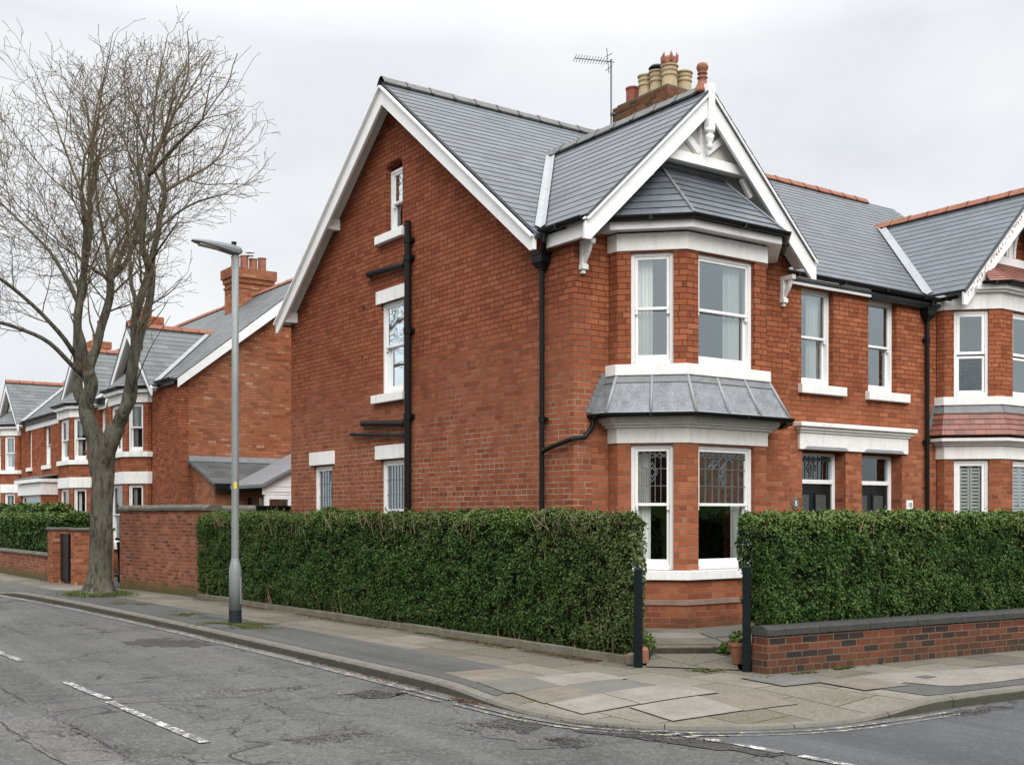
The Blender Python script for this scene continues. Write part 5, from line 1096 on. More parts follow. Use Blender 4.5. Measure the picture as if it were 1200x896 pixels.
CR=[[(2.42,11.07),(2.93,11.06),(3.15,11.08),(3.54,11.06),(3.91,10.99),(4.51,10.98)],[(2.49,10.57),(2.78,10.64),(3.04,10.68),(3.44,10.63),(3.94,10.53),(4.17,10.42)],[(2.39,12.34),(2.41,11.67),(2.42,11.07)],[(2.4,10.53),(2.44,9.95),(2.46,9.09),(2.46,8.47),(2.45,8.03)],[(2.01,10.35),(1.98,9.73),(2.03,9.44),(2.04,8.84),(2.04,8.35)],[(3.77,19.42),(3.77,17.54),(4.62,17.22)],[(3.49,8.4),(3.66,8.2),(3.81,8.13),(4.03,8.23),(4.16,8.1),(4.34,8.06)],[(3.61,7.92),(3.88,8.08)],[(3.82,7.81),(3.94,7.69),(4.0,7.53)],[(3.97,7.4),(4.11,7.34),(4.3,7.32)],[(4.67,8.33),(4.92,8.2),(4.97,8.01),(5.14,8.04),(5.28,7.84)],[(4.23,10.19),(4.13,9.25)],[(4.6,9.94),(4.96,9.86),(5.23,9.67),(5.57,9.69)],[(5.44,6.98),(5.39,6.7)],[(5.39,6.62),(5.67,6.66),(5.87,6.68)],[(3.4,10.37),(3.43,9.9),(3.53,9.73)],[(3.47,9.67),(3.44,9.34)],[(3.33,8.56),(3.56,8.57)],[(4.4,9.4),(4.5,8.9),(4.8,8.7)]]
m=MB(); rr=random.Random(4)
for li,l in enumerate(CR):
    P=[V((*p,0)) for p in l]; Q=[]
    for a,b in zip(P[:-1],P[1:]):
        n=max(2,int((b-a).length/.035)); Q+=[a+(b-a)*(k/n) for k in range(n)]
    Q.append(P[-1]); vs=[]
    for i,p in enumerate(Q):
        t=(Q[min(i+1,len(Q)-1)]-Q[max(i-1,0)]).normalized(); s=V((-t.y,t.x,0)); o=noise.noise(p*4+V((li,0,0)))*.03+noise.noise(p*17)*.02+noise.noise(p*40)*.008
        wd=max(.0012,.0045*(.75+1.5*noise.noise(p*6+V((0,li,5)))))*min(1,(i+1)/4,(len(Q)-i)/4)
        c=p+s*o; vs+=[(*(c+s*wd).xy,-.078),(*(c-s*wd).xy,-.078)]
    m.add(vs,[(2*i,2*i+1,2*i+3,2*i+2) for i in range(len(Q)-1)])
m.v=[(x,y,-.0922) for x,y,z in m.v]
tag(m.build('road_crack',M['gap']),kind='structure')
def line(pts,w,mat,z=-.0912,name='road_marking'):
    P=[V((*p,0)) for p in pts]; vs=[]
    for i,p in enumerate(P):
        t=(P[min(i+1,len(P)-1)]-P[max(i-1,0)]).normalized(); s=V((-t.y,t.x,0))*w/2; vs+=[(*(p+s).xy,z),(*(p-s).xy,z)]
    m=MB(); m.add(vs,[(2*i,2*i+1,2*i+3,2*i+2) for i in range(len(P)-1)]); return tag(m.build(name,M[mat]),kind='structure')
for y0,y1 in((12.4,10.95),(10.83,8.45),(16.4,14.4),(20.6,18.6),(24.8,22.8),(29,27),(33.2,31.2)):
    x=3.06-.012*(y0-10) if y0<18 else 3.0-.035*(y0-15); line([(x-.035*0,y0),(x+.02,(y0+y1)/2),(x+.05,y1)],.085,'line_w')
for a,b in(((6.20,7.22),(6.25,6.98)),((6.25,6.84),(6.31,6.42)),((6.33,6.36),(6.36,6.2)),((6.39,6.1),(6.42,5.66)),((6.45,5.5),(6.50,4.95))): line([a,b],.085,'line_w')
def off_kerb(i0,i1,d):
    out=[]
    for i in range(i0,i1+1):
        p,n=kframe(i); q=p-n*d; out.append((q.x,q.y))
    return out
iA,iB,iC=idx(9.75),idx(8.95),idx(6.0,8.95)
line(off_kerb(iA,iB,.17),.05,'line_y'); line(off_kerb(iA,iB,.29),.05,'line_y'); line(off_kerb(iB+1,iC,.13),.045,'line_y'); line(off_kerb(iB+1,iC,.24),.045,'line_y')
line(off_kerb(idx(70),idx(9.85),.16),.13,'line_g',-.0918)
# leaf litter and grit in the gutter and along the edging
gv=[];gf=[]; rr=random.Random(12)
def fleck(p,s):
    a=rr.uniform(0,6.3); u=V((math.cos(a),math.sin(a),rr.uniform(-.3,.3)))*s; w=V((-math.sin(a),math.cos(a),rr.uniform(-.3,.3)))*s*.7; b=len(gv); gv.extend([tuple(p-u),tuple(p+w),tuple(p+u),tuple(p-w*.8)]); gf.append((b,b+1,b+2,b+3))
for k in range(2600):
    i=rr.randint(idx(26),idx(9.0)); p,n=kframe(i); q=kframe(i+1)[0]; c=p.lerp(q,rr.random())-n*abs(rr.gauss(.0,.09)); 
    if noise.noise(c*.7)<-.05: continue
    fleck(V((c.x,c.y,-.088)),rr.uniform(.006,.018))
for k in range(5200):
    f=rr.random(); c=P0=V((8.24,9.5,0)).lerp(V((7.86,21.9,0)),f**1.5)-V((abs(rr.gauss(.02,.085)),0,0))
    if noise.noise(c*.8)<-.15: continue
    fleck(V((c.x,c.y,.012)),rr.uniform(.006,.02))
for k in range(260):
    y=8.9+rr.gauss(0,.14); c=V((5.80-abs(rr.gauss(0,.05)),y,0)); fleck(V((c.x,c.y,-.088+rr.random()*.015)),rr.uniform(.008,.02))
for k in range(3000):
    f=rr.random(); c=V((8.4,9.6,0)).lerp(V((8.0,21.9,0)),f)+V((rr.uniform(-.05,.4),0,0)); fleck(V((c.x,c.y,.06)),rr.uniform(.01,.025))
tag(fast_mesh('leaf_litter',gv,gf,M['leafmulch']),kind='stuff')
gv=[];gf=[]
for k in range(150):
    i=rr.randint(idx(27),idx(9.5)); p,n=kframe(i); c=p+n*rr.uniform(-2.6,2.3); fleck(V((c.x,c.y,.016 if (c-p).dot(n)>.0 else -.083)),rr.uniform(.008,.02))
tag(fast_mesh('fallen_petals',gv,gf,M['flag_pale']),kind='stuff')
# crumbled tarmac: loose chips round the broken places
cv=[];cf=[]; rr=random.Random(55)
for x,y,rx,ry,n in((5.35,7.75,.28,.25,500),(5.42,6.88,.18,.2,320),(4.0,8.1,.35,.2,420),(5.3,9.75,.35,.2,420),(6.05,6.8,.15,.5,450),(9.2,5.85,.4,.08,260),(2.45,9.2,.1,1.2,300),(4.5,10.7,.5,.15,260),(5.1,15.3,.4,.5,200)):
    for k in range(n):
        px,py=rr.gauss(x,rx*.6),rr.gauss(y,ry*.6); s_=rr.uniform(.004,.016); a_=rr.uniform(0,6.3); b_=len(cv); h_=rr.uniform(.003,.008)
        cv+=[(px+s_*math.cos(a_+t)*(1 if t<3 else .7),py+s_*math.sin(a_+t),-.093+h_*(1 if t in(0,3.1) else .4)) for t in(0,1.6,3.1,4.7)]; cf.append((b_,b_+1,b_+2,b_+3))
h2=len(cf)//2
tag(fast_mesh('tarmac_chips',cv,cf[::2],M['tar']),kind='stuff'); tag(fast_mesh('stone_chips',cv,cf[1::2],M['rubble']),kind='stuff')
# ------------------------------------------------------------------ hedges
def hedge(name,foot,z0,z1,dens,label,seed,group='clipped hedges',leaf=.0175,lump=.07,stems=(),front=None,core_in=.16,twigs=0,top_round=.12,nstem=0,olive=False,sprig=0):
    """foot: counter-clockwise footprint; leaves fill the outer shell of the prism."""
    r=np.random.default_rng(seed); R=empty(name,(foot[0][0],foot[0][1],0),label,'hedge',group)
    P=[np.array(p,float) for p in foot]; n=len(P); c=sum(P)/n
    pts=[];nrm=[];kind=[]
    H=z1-z0
    for i in range(n):
        a,b=P[i],P[(i+1)%n]; L=np.linalg.norm(b-a); t=(b-a)/L; nn=np.array([t[1],-t[0]])
        k=int(L*H*dens); u=r.random(k)*L; z=z0+H*r.random(k)
        xy=a+np.outer(u,t); d=np.abs(r.normal(0,.06,k)); 
        rnd=np.clip((z-(z1-top_round))/top_round,0,1); d=d+top_round*(1-np.sqrt(np.clip(1-rnd**2,0,1)))
        e=np.minimum(u,L-u); d=d+np.where(e<.12,.07*((.12-e)/.12)**2,0)
        lo=np.clip((z0+.28-z)/.28,0,1); d=d+lo**2*.12
        keep=r.random(k)>lo*.45
        p=np.column_stack([xy-np.outer(d,nn),z]) if False else np.column_stack([xy[:,0]-d*nn[0],xy[:,1]-d*nn[1],z])
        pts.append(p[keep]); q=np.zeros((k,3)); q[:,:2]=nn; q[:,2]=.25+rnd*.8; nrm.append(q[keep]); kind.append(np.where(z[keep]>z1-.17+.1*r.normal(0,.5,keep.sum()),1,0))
    mn=np.min(P,0);mx=np.max(P,0); k=int((mx[0]-mn[0])*(mx[1]-mn[1])*dens*1.6); q=mn+r.random((k,2))*(mx-mn); ins=np.ones(k,bool)
    dm=np.full(k,9.)
    for i in range(n):
        a,b=P[i],P[(i+1)%n]; t=(b-a)/np.linalg.norm(b-a); s=(q-a)@np.array([-t[1],t[0]]); ins&=s>0; dm=np.minimum(dm,s)
    q=q[ins];dm=dm[ins]; z=z1-np.abs(r.normal(0,.035,len(q)))-top_round*(1-np.sqrt(np.clip(1-np.clip((top_round-dm)/top_round,0,1)**2,0,1)))
    pts.append(np.column_stack([q,z])); tn=np.zeros((len(q),3)); tn[:,2]=1; nrm.append(tn); kind.append(np.ones(len(q),int))
    pts=np.vstack(pts);nrm=np.vstack(nrm);kind=np.concatenate(kind)
    if sprig:
        tp_=pts[(kind==1)&(pts[:,2]>z1-.08)]; k=r.integers(0,len(tp_),sprig); B=tp_[k]; hh=r.uniform(.04,.13,sprig); lean=r.normal(0,.25,(sprig,2)); S=[]
        for q in range(7): f=(q+.5)/7; S.append(np.column_stack([B[:,0]+lean[:,0]*hh*f+r.normal(0,.009,sprig),B[:,1]+lean[:,1]*hh*f+r.normal(0,.009,sprig),B[:,2]+hh*f]))
        S=np.vstack(S); pts=np.vstack([pts,S]); sn=np.zeros((len(S),3)); sn[:,2]=.4; sn[:,:2]=r.normal(0,1,(len(S),2)); nrm=np.vstack([nrm,sn*.3]); kind=np.concatenate([kind,np.ones(len(S),int)])
    pts[:,2]+=np.array([.05*noise.noise(V((p[0]*.9,p[1]*.9,seed)))+.03*noise.noise(V((p[0]*2.7,p[1]*2.7,seed))) for p in pts])*np.clip((pts[:,2]-z0)/H*2-1,0,1)
    disp=np.array([noise.noise(V(p)*2.6+V((seed,0,0)))*.7+.85*noise.noise(V(p)*1.05+V((3,seed,1)))+noise.noise(V(p)*6.5)*.5+.35*noise.noise(V(p)*14) for p in pts])
    gap=np.array([noise.noise(V(p)*5.5+V((9,seed,0))) for p in pts])
    gap=gap+.35*np.array([noise.noise(V(p)*11) for p in pts]); keep=(gap>-.22)|(r.random(len(pts))<.22)|(pts[:,2]>z1-.12)
    pts=pts+nrm*(disp*lump)[:,None]; pts=pts[keep];nrm=nrm[keep];kind=kind[keep]
    nl=nrm+r.normal(0,.55,nrm.shape); nl/=np.linalg.norm(nl,axis=1)[:,None]
    u=np.cross(nl,r.normal(0,1,nl.shape)); u/=np.linalg.norm(u,axis=1)[:,None]; w=np.cross(nl,u)
    s=leaf*(.65+.75*r.random(len(pts)))[:,None]
    u=u*s; w=w*s*.55; cup=nl*s*.25
    vv=np.stack([pts-u,pts+w+cup,pts+u,pts-w+cup],1).reshape(-1,3); qd=np.arange(len(vv)).reshape(-1,4)
    if olive:
        ov=np.array([noise.noise(V((p[1]*.55,seed,p[2]*.4)))+.5*noise.noise(V(p)*2.1) for p in pts]); hz=(pts[:,2]-z0)/H; endf=np.clip((11.2-pts[:,1])/1.6,0,1)
        kind=np.where((r.random(len(pts))<np.clip((hz-.62)*2.2,0,.75)*np.clip(ov*3+.6,0,1)+endf*.75),2,kind)
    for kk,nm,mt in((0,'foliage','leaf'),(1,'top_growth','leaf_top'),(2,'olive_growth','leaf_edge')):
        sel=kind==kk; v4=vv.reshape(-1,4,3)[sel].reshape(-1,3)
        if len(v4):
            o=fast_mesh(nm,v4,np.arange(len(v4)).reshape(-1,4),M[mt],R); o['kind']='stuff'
    # inner wood
    Pi=[]
    for i in range(n):
        a,b,cc=P[i-1],P[i],P[(i+1)%n]; Pi.append(tuple(b+(c-b)/np.linalg.norm(c-b)*0))
    ins_=core_in; t1=offset_closed(foot,-ins_)
    m=MB(); m.extr([(x,y,z0+.0) for x,y in offset_closed(foot,-ins_-.06)],(0,0,.2)); m.extr([(x,y,z0+.2) for x,y in t1],(0,0,z1-z0-.2-core_in*.75)); m.build('inner_wood',M['hedgecore'],R)
    m=MB(); rr=random.Random(seed)
    for k in range(nstem):
        i=0 if front is None else front; a,b=V((*foot[i],0)),V((*foot[(i+1)%n],0)); t=(b-a).normalized(); nn=V((t.y,-t.x,0)); p=a.lerp(b,(k+rr.random())/nstem)-nn*rr.uniform(.06,.2)
        q=p+V((rr.gauss(0,.06),rr.gauss(0,.06),rr.uniform(.3,.55))); m.tube([p+V((0,0,z0-.02)),p.lerp(q,.5)+V((rr.gauss(0,.02),rr.gauss(0,.02),z0)),q+V((0,0,z0))],[.014,.011,.006],5)
    for k in range(twigs):
        i=0 if front is None else front; a,b=V((*foot[i],0)),V((*foot[(i+1)%n],0)); t=(b-a).normalized(); nn=V((t.y,-t.x,0)); f=rr.random(); p=a.lerp(b,f)
        g=noise.noise(V((p.y*.9,seed,2)))
        if g<-.05: continue
        z=z1-abs(rr.gauss(.18,.16)); p=p+nn*rr.uniform(-.05,.035); q=p+t*rr.gauss(0,.13)+nn*rr.uniform(-.02,.04)+V((0,0,rr.uniform(.1,.28)))
        if z+ (q.z)>z1+.06: z=z1+.04-q.z
        m.tube([p+V((0,0,z)),p.lerp(q,.5)+V((rr.gauss(0,.015),0,z)),q+V((0,0,z))],[.0055,.0045,.0025],4)
    if m.v: o=m.build('twigs',M['stem'],R); o['kind']='stuff'
    return R
def offset_closed(pts,d):
    n=len(pts); out=[]
    for i in range(n):
        a,b,c=[V(pts[(i+k)%n]) for k in(-1,0,1)]; t1=(b-a).normalized();t2=(c-b).normalized(); n1=V((t1.y,-t1.x));n2=V((t2.y,-t2.x)); m_=(n1+n2).normalized(); q=b+m_*d/max(m_.dot(n2),.5); out.append((q.x,q.y))
    return out
hedge('clipped_hedge',[(7.88,22.0),(8.30,9.52),(8.52,9.42),(8.82,9.95),(9.0,11.6),(9.08,21.85)],.05,1.66,5200,'long clipped green hedge with brownish top along the side of the corner house',3,lump=.095,front=0,twigs=280,nstem=80,olive=True,sprig=420)
hedge('clipped_hedge',[tuple((G0+gd*.10+gn*.13).xy),tuple((G0+gd*15+gn*.13).xy),tuple((G0+gd*15+gn*.85).xy),tuple((G0+gd*.34+gn*.85).xy)],.42,1.66,6000,'thick green clipped hedge standing behind the low brick wall on the right',5,lump=.09,front=0,twigs=60,nstem=10,sprig=260)
hedge('clipped_hedge',[(6.98,37.5),(6.98,29.4),(7.9,29.2),(7.9,37.5)],.55,1.66,1000,'smaller clipped hedge above the low far wall at the left edge',8,leaf=.04,lump=.1,front=0)
hedge('clipped_hedge',[(8.3,46),(8.4,36.2),(9.2,36.2),(9.2,46)],.2,1.95,500,'taller loose hedge behind the clipped one at the left edge',9,leaf=.05,lump=.14,front=0)
# small plants by the gate
def tuft(parent,name,c,n,h,sp,seed,leaf=.03,mat='leaf_top'):
    r=random.Random(seed); vs=[];q=[]
    for k in range(n):
        a=r.uniform(0,6.3); d=r.random()**.6*sp; p=V(c)+V((math.cos(a)*d,math.sin(a)*d,h*r.random()*(1-.5*d/sp))); u=V((r.gauss(0,1),r.gauss(0,1),r.gauss(.3,.7))).normalized()*leaf*r.uniform(.6,1.3); w=u.cross(V((r.gauss(0,1),r.gauss(0,1),r.gauss(0,1)))).normalized()*u.length*.5
        b=len(vs); vs+=[tuple(p-u),tuple(p+w),tuple(p+u),tuple(p-w)]; q.append((b,b+1,b+2,b+3))
    return fast_mesh(name,vs,q,M[mat],parent)
tuft(FP,'plant',(9.10,8.62,.27),150,.15,.10,3)
P1=tuft(None,'garden_plant',(8.62,9.62,.16),260,.2,.14,4); tag(P1,'small green weed growing over the terracotta path edging','plant')
P2=tuft(None,'garden_plant',(9.36,9.06,.1),120,.14,.08,6); tag(P2,'tiny green weed beside the right end of the garden step','plant')

# ------------------------------------------------------------------ far garden walls and gate piers
def far_wall(P,Q,h,lab,thick=.22,cop=True,name='garden_wall'):
    R=empty(name,(P[0],P[1],0),lab,'wall'); P=V((*P,0));Q=V((*Q,0));t=(Q-P).normalized();n=V((t.y,-t.x,0)); m=MB(); m.extr([P,Q,Q-n*thick,P-n*thick],(0,0,h)); m.build('wall',M['brick_yard'],R)
    m=MB(); coping_run(m,P-n*thick*.5,Q-n*thick*.5,thick+.07,h+.002,.08,.5); m.build('coping',M['coping'],R); return R
far_wall((6.72,36.5),(6.85,29.6),.62,'low brown brick wall with dark coping under the small left hedge')
def pier(x,y,wx,wy,h,lab):
    R=empty('gate_pier',(x,y,0),lab,'gate pier','brick piers of the far gateway'); m=MB(); m.box(x,x+wx,y,y+wy,-.02,h); m.build('shaft',M['brick_far'],R); m=MB(); m.extr([(x-.04,y-.04,h+.002),(x+wx+.04,y-.04,h+.002),(x+wx+.04,y+wy+.04,h+.002),(x-.04,y+wy+.04,h+.002)],(0,0,.07)); m.build('cap',M['coping'],R,bevel=.02)
pier(6.8,28.95,.42,.5,1.27,'slim brick gate pier at the end of the far low wall'); pier(7.0,27.7,.9,.36,1.27,'wider brick gate pier half hidden by the tree trunk')
m=MB(); m.box(6.98,7.02,28.12,28.88,.04,1.2)
for k in range(5): m.box(6.96,6.978,28.14+k*.15,28.14+k*.15+.13,.06,1.18)
tag(m.build('garden_gate',M['black']),'narrow black gate between the two far brick piers','gate')
BN=empty('wheelie_bin',(8.3,27.6,0),'dark wheelie bin glimpsed between the tree trunk and the yard wall','bin')
m=MB(); lo=[(8.1,27.4,.06),(8.6,27.4,.06),(8.6,27.95,.06),(8.1,27.95,.06)]; hi=[(8.05,27.33,1.0),(8.65,27.33,1.0),(8.65,28.0,1.0),(8.05,28.0,1.0)]; m.add(lo+hi,[(0,3,2,1),(4,5,6,7)]+[(i,(i+1)%4,4+(i+1)%4,4+i) for i in range(4)]); m.build('body',M['post'],BN,bevel=.02)
m=MB(); m.extr([(8.02,27.3,1.01),(8.68,27.3,1.01),(8.68,28.03,1.04),(8.02,28.03,1.04)],(0,0,.06)); m.build('lid',M['post'],BN,bevel=.02)
for y in(27.45,): 
    for x in(8.12,8.58): m=MB(); m.tube([(x-.03,27.95,.1),(x+.03,27.95,.1)],.1,14); m.build('wheel',M['black'],BN)

# ------------------------------------------------------------------ street lamp
LP=empty('street_lamp',(6.53,16.53,0),'tall grey steel street lamp with a dark painted foot on the side pavement','street lamp')
c=(6.53,16.53,0)
m=MB(); m.lathe(c,[(.057,.98),(.057,1.0),(.054,3.5),(.050,5.66)],16); m.build('column',M['steel'],LP,smooth=True)
m=MB(); m.lathe(c,[(.094,.20),(.094,.80),(.088,.85),(.07,.93),(.058,.97),(.057,.99)],18); bs=m.build('base_sleeve',M['steel'],LP,smooth=True)
m=MB(); m.lathe(c,[(.096,-.02),(.096,.205)],18); m.build('painted_foot',M['lamp_dark'],LP,smooth=False)
m=MB(); a=rad(-30); u=V((math.cos(a),math.sin(a),0)); w=V((-u.y,u.x,0)); m.obox(V(c)+u*.088+V((0,0,.5)),u*.009,w*.045,V((0,0,.2))); m.build('service_door',M['steel'],LP,bevel=.004)
m=MB(); cd=V((-.37,-.93,0)); cs=V((.93,-.37,0)); m.obox(V(c)+cd*.054+V((0,0,2.10)),cd*.004,cs*.022,V((0,0,.055))); m.build('sticker',M['yellow'],LP)
hd=V((-.99,.12,.0)); up=V((.10,-.0,1)).normalized(); hs=hd.cross(V((0,0,1))).normalized(); hd=(hd+V((0,0,.13))).normalized(); hu=hs.cross(hd)
if hu.z<0: hu=-hu
o=V((6.53,16.53,5.66)); secs=[]
for x,wd,tp,bt in((-.10,.05,.035,-.01),(-.06,.085,.075,-.05),(.05,.10,.09,-.055),(.22,.115,.082,-.035),(.42,.12,.065,-.02),(.58,.10,.045,-.005),(.66,.055,.025,.002)):
    secs.append([o+hd*x+hs*a*wd+hu*b for a,b in((-1,bt*.6),(-.75,bt),(.75,bt),(1,bt*.6),(1,tp*.25),(.7,tp*.85),(.0,tp),(-.7,tp*.85),(-1,tp*.25))])
m=MB(); n=9; vs=[p for s in secs for p in s]; fcs=[(i*n+k,i*n+(k+1)%n,(i+1)*n+(k+1)%n,(i+1)*n+k) for i in range(len(secs)-1) for k in range(n)]+[tuple(range(n)),tuple(range(len(vs)-n,len(vs)))[::-1]]
m.add(vs,fcs); lh=m.build('lamp_head',M['lamp_grey'],LP,bevel=.006); m=MB(); m.obox(o+hd*.40+hu*-.027,hd*.15,hs*.085,hu*.006); m.build('lamp_lens',M['lens'],lh)
m=MB(); m.lathe(tuple(o+hd*.03+hu*.08),[(.03,0),(.03,.02),(.04,.025),(.04,.055),(.0,.06)],12); m.build('photocell',M['black'],lh)

# ------------------------------------------------------------------ bare street tree
TREE=empty('bare_tree',(6.52,23.96,0),'large leafless many-limbed tree on the side pavement','tree')
RV=V((.8165,-.5774,0)); FV=V((.5774,.8165,0)); T0=V((6.52,23.96,0)); KX=.01755
def tp(x,y,dep=0): # a point of the tree: sideways and up from its foot, plus depth
    s=(x-115)*KX; z=1.65+(603-y)*KX; q=T0+RV*s*(1+dep/23.3)+FV*dep; return V((q.x,q.y,1.65+(z-1.65)*(1+dep/23.3)))
trunk=[(115,700,.33),(116,690,.28),(117,675,.245),(118,650,.232),(119,600,.225),(121,560,.225),(122,538,.225)]
limbs=[ # (points (x, y, depth), start radius, end radius)
 ([(119,560,0),(110,520,.1),(103,495,.1),(100,474,.15)],.19,.15),
 ([(100,476,.15),(86,458,.3),(80,414,.5),(79,369,.6),(81,336,.7),(85,302,.8),(87,270,.9),(85,235,1.0)],.125,.055),
 ([(101,478,.1),(105,455,0),(105,436,-.1)],.145,.135),
 ([(105,440,-.1),(101,405,-.2),(98,376,-.3),(104,336,-.3),(107,302,-.4),(111,270,-.5),(108,225,-.6)],.10,.045),
 ([(105,440,-.1),(109,418,.0),(116,387,.1),(123,347,.2),(125,325,.2)],.105,.08),
 ([(125,327,.2),(143,304,.3),(152,275,.4),(156,240,.5),(150,200,.6)],.068,.035),
 ([(125,327,.2),(110,316,.0),(94,300,-.2)],.045,.02),
 ([(99,440,-.1),(71,402,-.6),(45,385,-1.0),(20,376,-1.3),(-10,368,-1.6),(-45,350,-1.9)],.052,.02),
 ([(82,420,.4),(67,389,.1),(33,347,-.3),(0,316,-.7),(-40,280,-1.0)],.06,.022),
 ([(81,360,.6),(60,330,1.0),(35,300,1.4),(5,275,1.8),(-35,240,2.0)],.06,.02),
 ([(123,560,0),(132,520,-.1),(140,498,-.1)],.205,.18),
 ([(140,502,-.1),(145,480,.1),(149.5,425,.3),(156,398,.4),(163,365,.5),(165,336,.6),(167,302,.6),(172,260,.7),(177,225,.8)],.125,.06),
 ([(140,502,-.1),(153,480,-.3),(162,460,-.4),(171,410,-.6),(172,378,-.6),(181,347,-.7),(188,318,-.7),(185,290,-.8),(188,250,-.9),(196,205,-1.0)],.145,.05),
 ([(172,380,-.6),(164,350,-.3),(152,320,0),(146,290,.3),(140,262,.4)],.06,.03),
 ([(188,318,-.7),(205,300,-1.1),(222,285,-1.4),(245,262,-1.7)],.03,.014),
 ([(163,462,-.4),(178,440,-.9),(190,405,-1.1),(203,360,-1.2),(206,325,-1.2)],.022,.007),
 ([(176,450,-.8),(205,412,-1.4),(240,370,-1.8)],.014,.005),
 ([(196,205,-1.0),(215,190,-1.2),(245,165,-1.5),(275,140,-1.7)],.05,.02),
 ([(185,290,-.8),(205,262,-.6),(230,240,-.3),(262,228,-.1)],.035,.014)]
def smooth_pts(P,R_,n=4):
    P=[P[0]*2-P[1]]+P+[P[-1]*2-P[-2]]; out=[];ro=[]
    for i in range(1,len(P)-2):
        p0,p1,p2,p3=P[i-1:i+3]
        for k in range(n):
            t=k/n; out.append(((p1*2)+(p2-p0)*t+(p0*2-p1*5+p2*4-p3)*t*t+(p1*3-p0-p2*3+p3)*t**3)*.5); ro.append(R_[i-1]*(1-t)+R_[i]*t)
    out.append(P[-2]); ro.append(R_[-1]); return out,ro
tm=MB(); thin_=[]; LIMBS=[]
P=[tp(x,y) for x,y,r in trunk]; Rr=[r for x,y,r in trunk]; P,Rr=smooth_pts(P,Rr,5)
b0=len(tm.v); tm.tube(P,Rr,22)
for k in range(b0,len(tm.v)):
    p=V(tm.v[k]); h=p.z; ax=T0+RV*.05*min(h/2,1); d=V((p.x-T0.x,p.y-T0.y,0)); a=math.atan2(d.y,d.x)
    fl=max(0,1-h/.55); k2=1+.16*fl*fl*math.sin(a*5+1)+.35*fl**2.5+.05*noise.noise(V((math.cos(a)*1.5,math.sin(a)*1.5,h*1.3))); tm.v[k]=(T0.x+d.x*k2,T0.y+d.y*k2,p.z)
for L,r0,r1 in limbs:
    P=[tp(*q) for q in L]; n=len(P); r0*=.96; r1*=1.05; Rr=[r0+(r1-r0)*(i/(n-1))**.8 for i in range(n)]; P,Rr=smooth_pts(P,Rr,4)
    for i in range(1,len(P)-1): P[i]=P[i]+V((noise.noise(P[i]*1.7),noise.noise(P[i]*1.7+V((5,0,0))),0))*Rr[i]*.6
    cut=next((i for i,r in enumerate(Rr) if r<.05),len(P)); rv=[r*(1+.10*noise.noise(p*3)) for p,r in zip(P,Rr)]
    if cut>1: tm.tube(P[:cut],rv[:cut],14)
    if cut<len(P): c0=max(cut-2,0); tt_=MB(); thin_.append(tt_); tt_.tube(P[c0:],[r*(1.0 if k>1 else .97) for k,r in enumerate(rv[c0:])],10)
    LIMBS.append((P,Rr))
for (x,y,d,r) in((104,530,-.3,.05),(131,515,-.27,.07),(126,548,-.3,.06),(150,492,-.3,.06),(97,470,-.1,.07)):    # burrs and cut stubs
    q=tp(x,y,d+.12); tm.lathe((q.x,q.y,q.z-r),[(r*.2,0),(r*.9,r*.4),(r,r),(r*.8,r*1.6),(r*.2,r*2)],9)
tr_=tm.build('trunk',M['bark'],TREE,smooth=True)
md=tr_.modifiers.new('remesh','REMESH'); md.mode='VOXEL'; md.voxel_size=.03; md.use_smooth_shade=True; md2=tr_.modifiers.new('smooth','SMOOTH'); md2.iterations=7; md2.factor=.5
for t_ in thin_: t_.build('limb',M['bark'],TREE,smooth=True)
# crown by space colonisation inside the outline of the crown
OUT=[(-95,430),(-120,330),(-115,220),(-70,140),(-5,95),(40,42),(75,72),(110,78),(150,55),(205,45),(258,52),(276,92),(300,92),(322,125),(308,185),(300,215),(268,252),(240,262),(225,300),(207,330),(200,375),(170,385),(150,330),(120,395),(90,350),(60,420),(10,440)]
def inside(x,y):
    c=False;n=len(OUT)
    for i in range(n):
        (x1,y1),(x2,y2)=OUT[i],OUT[i-1]
        if (y1>y)!=(y2>y) and x<(x2-x1)*(y-y1)/(y2-y1)+x1: c=not c
    return c
rr=random.Random(21); thick=[];segs=[]
def topx(p):
    d=p-T0; dep=d.dot(FV); k=1+dep/23.3; return 115+d.dot(RV)/k/KX, 603-(p.z-1.65)/k/KX
AX=T0+RV*(-.25)
def rot(d,ang,az):
    r_=d.cross(V((0,0,1))) if abs(d.z)<.95 else V((1,0,0)); r_.normalize(); q=d.cross(r_); s_=r_*math.cos(az)+q*math.sin(az); return (d*math.cos(ang)+s_*math.sin(ang)).normalized()
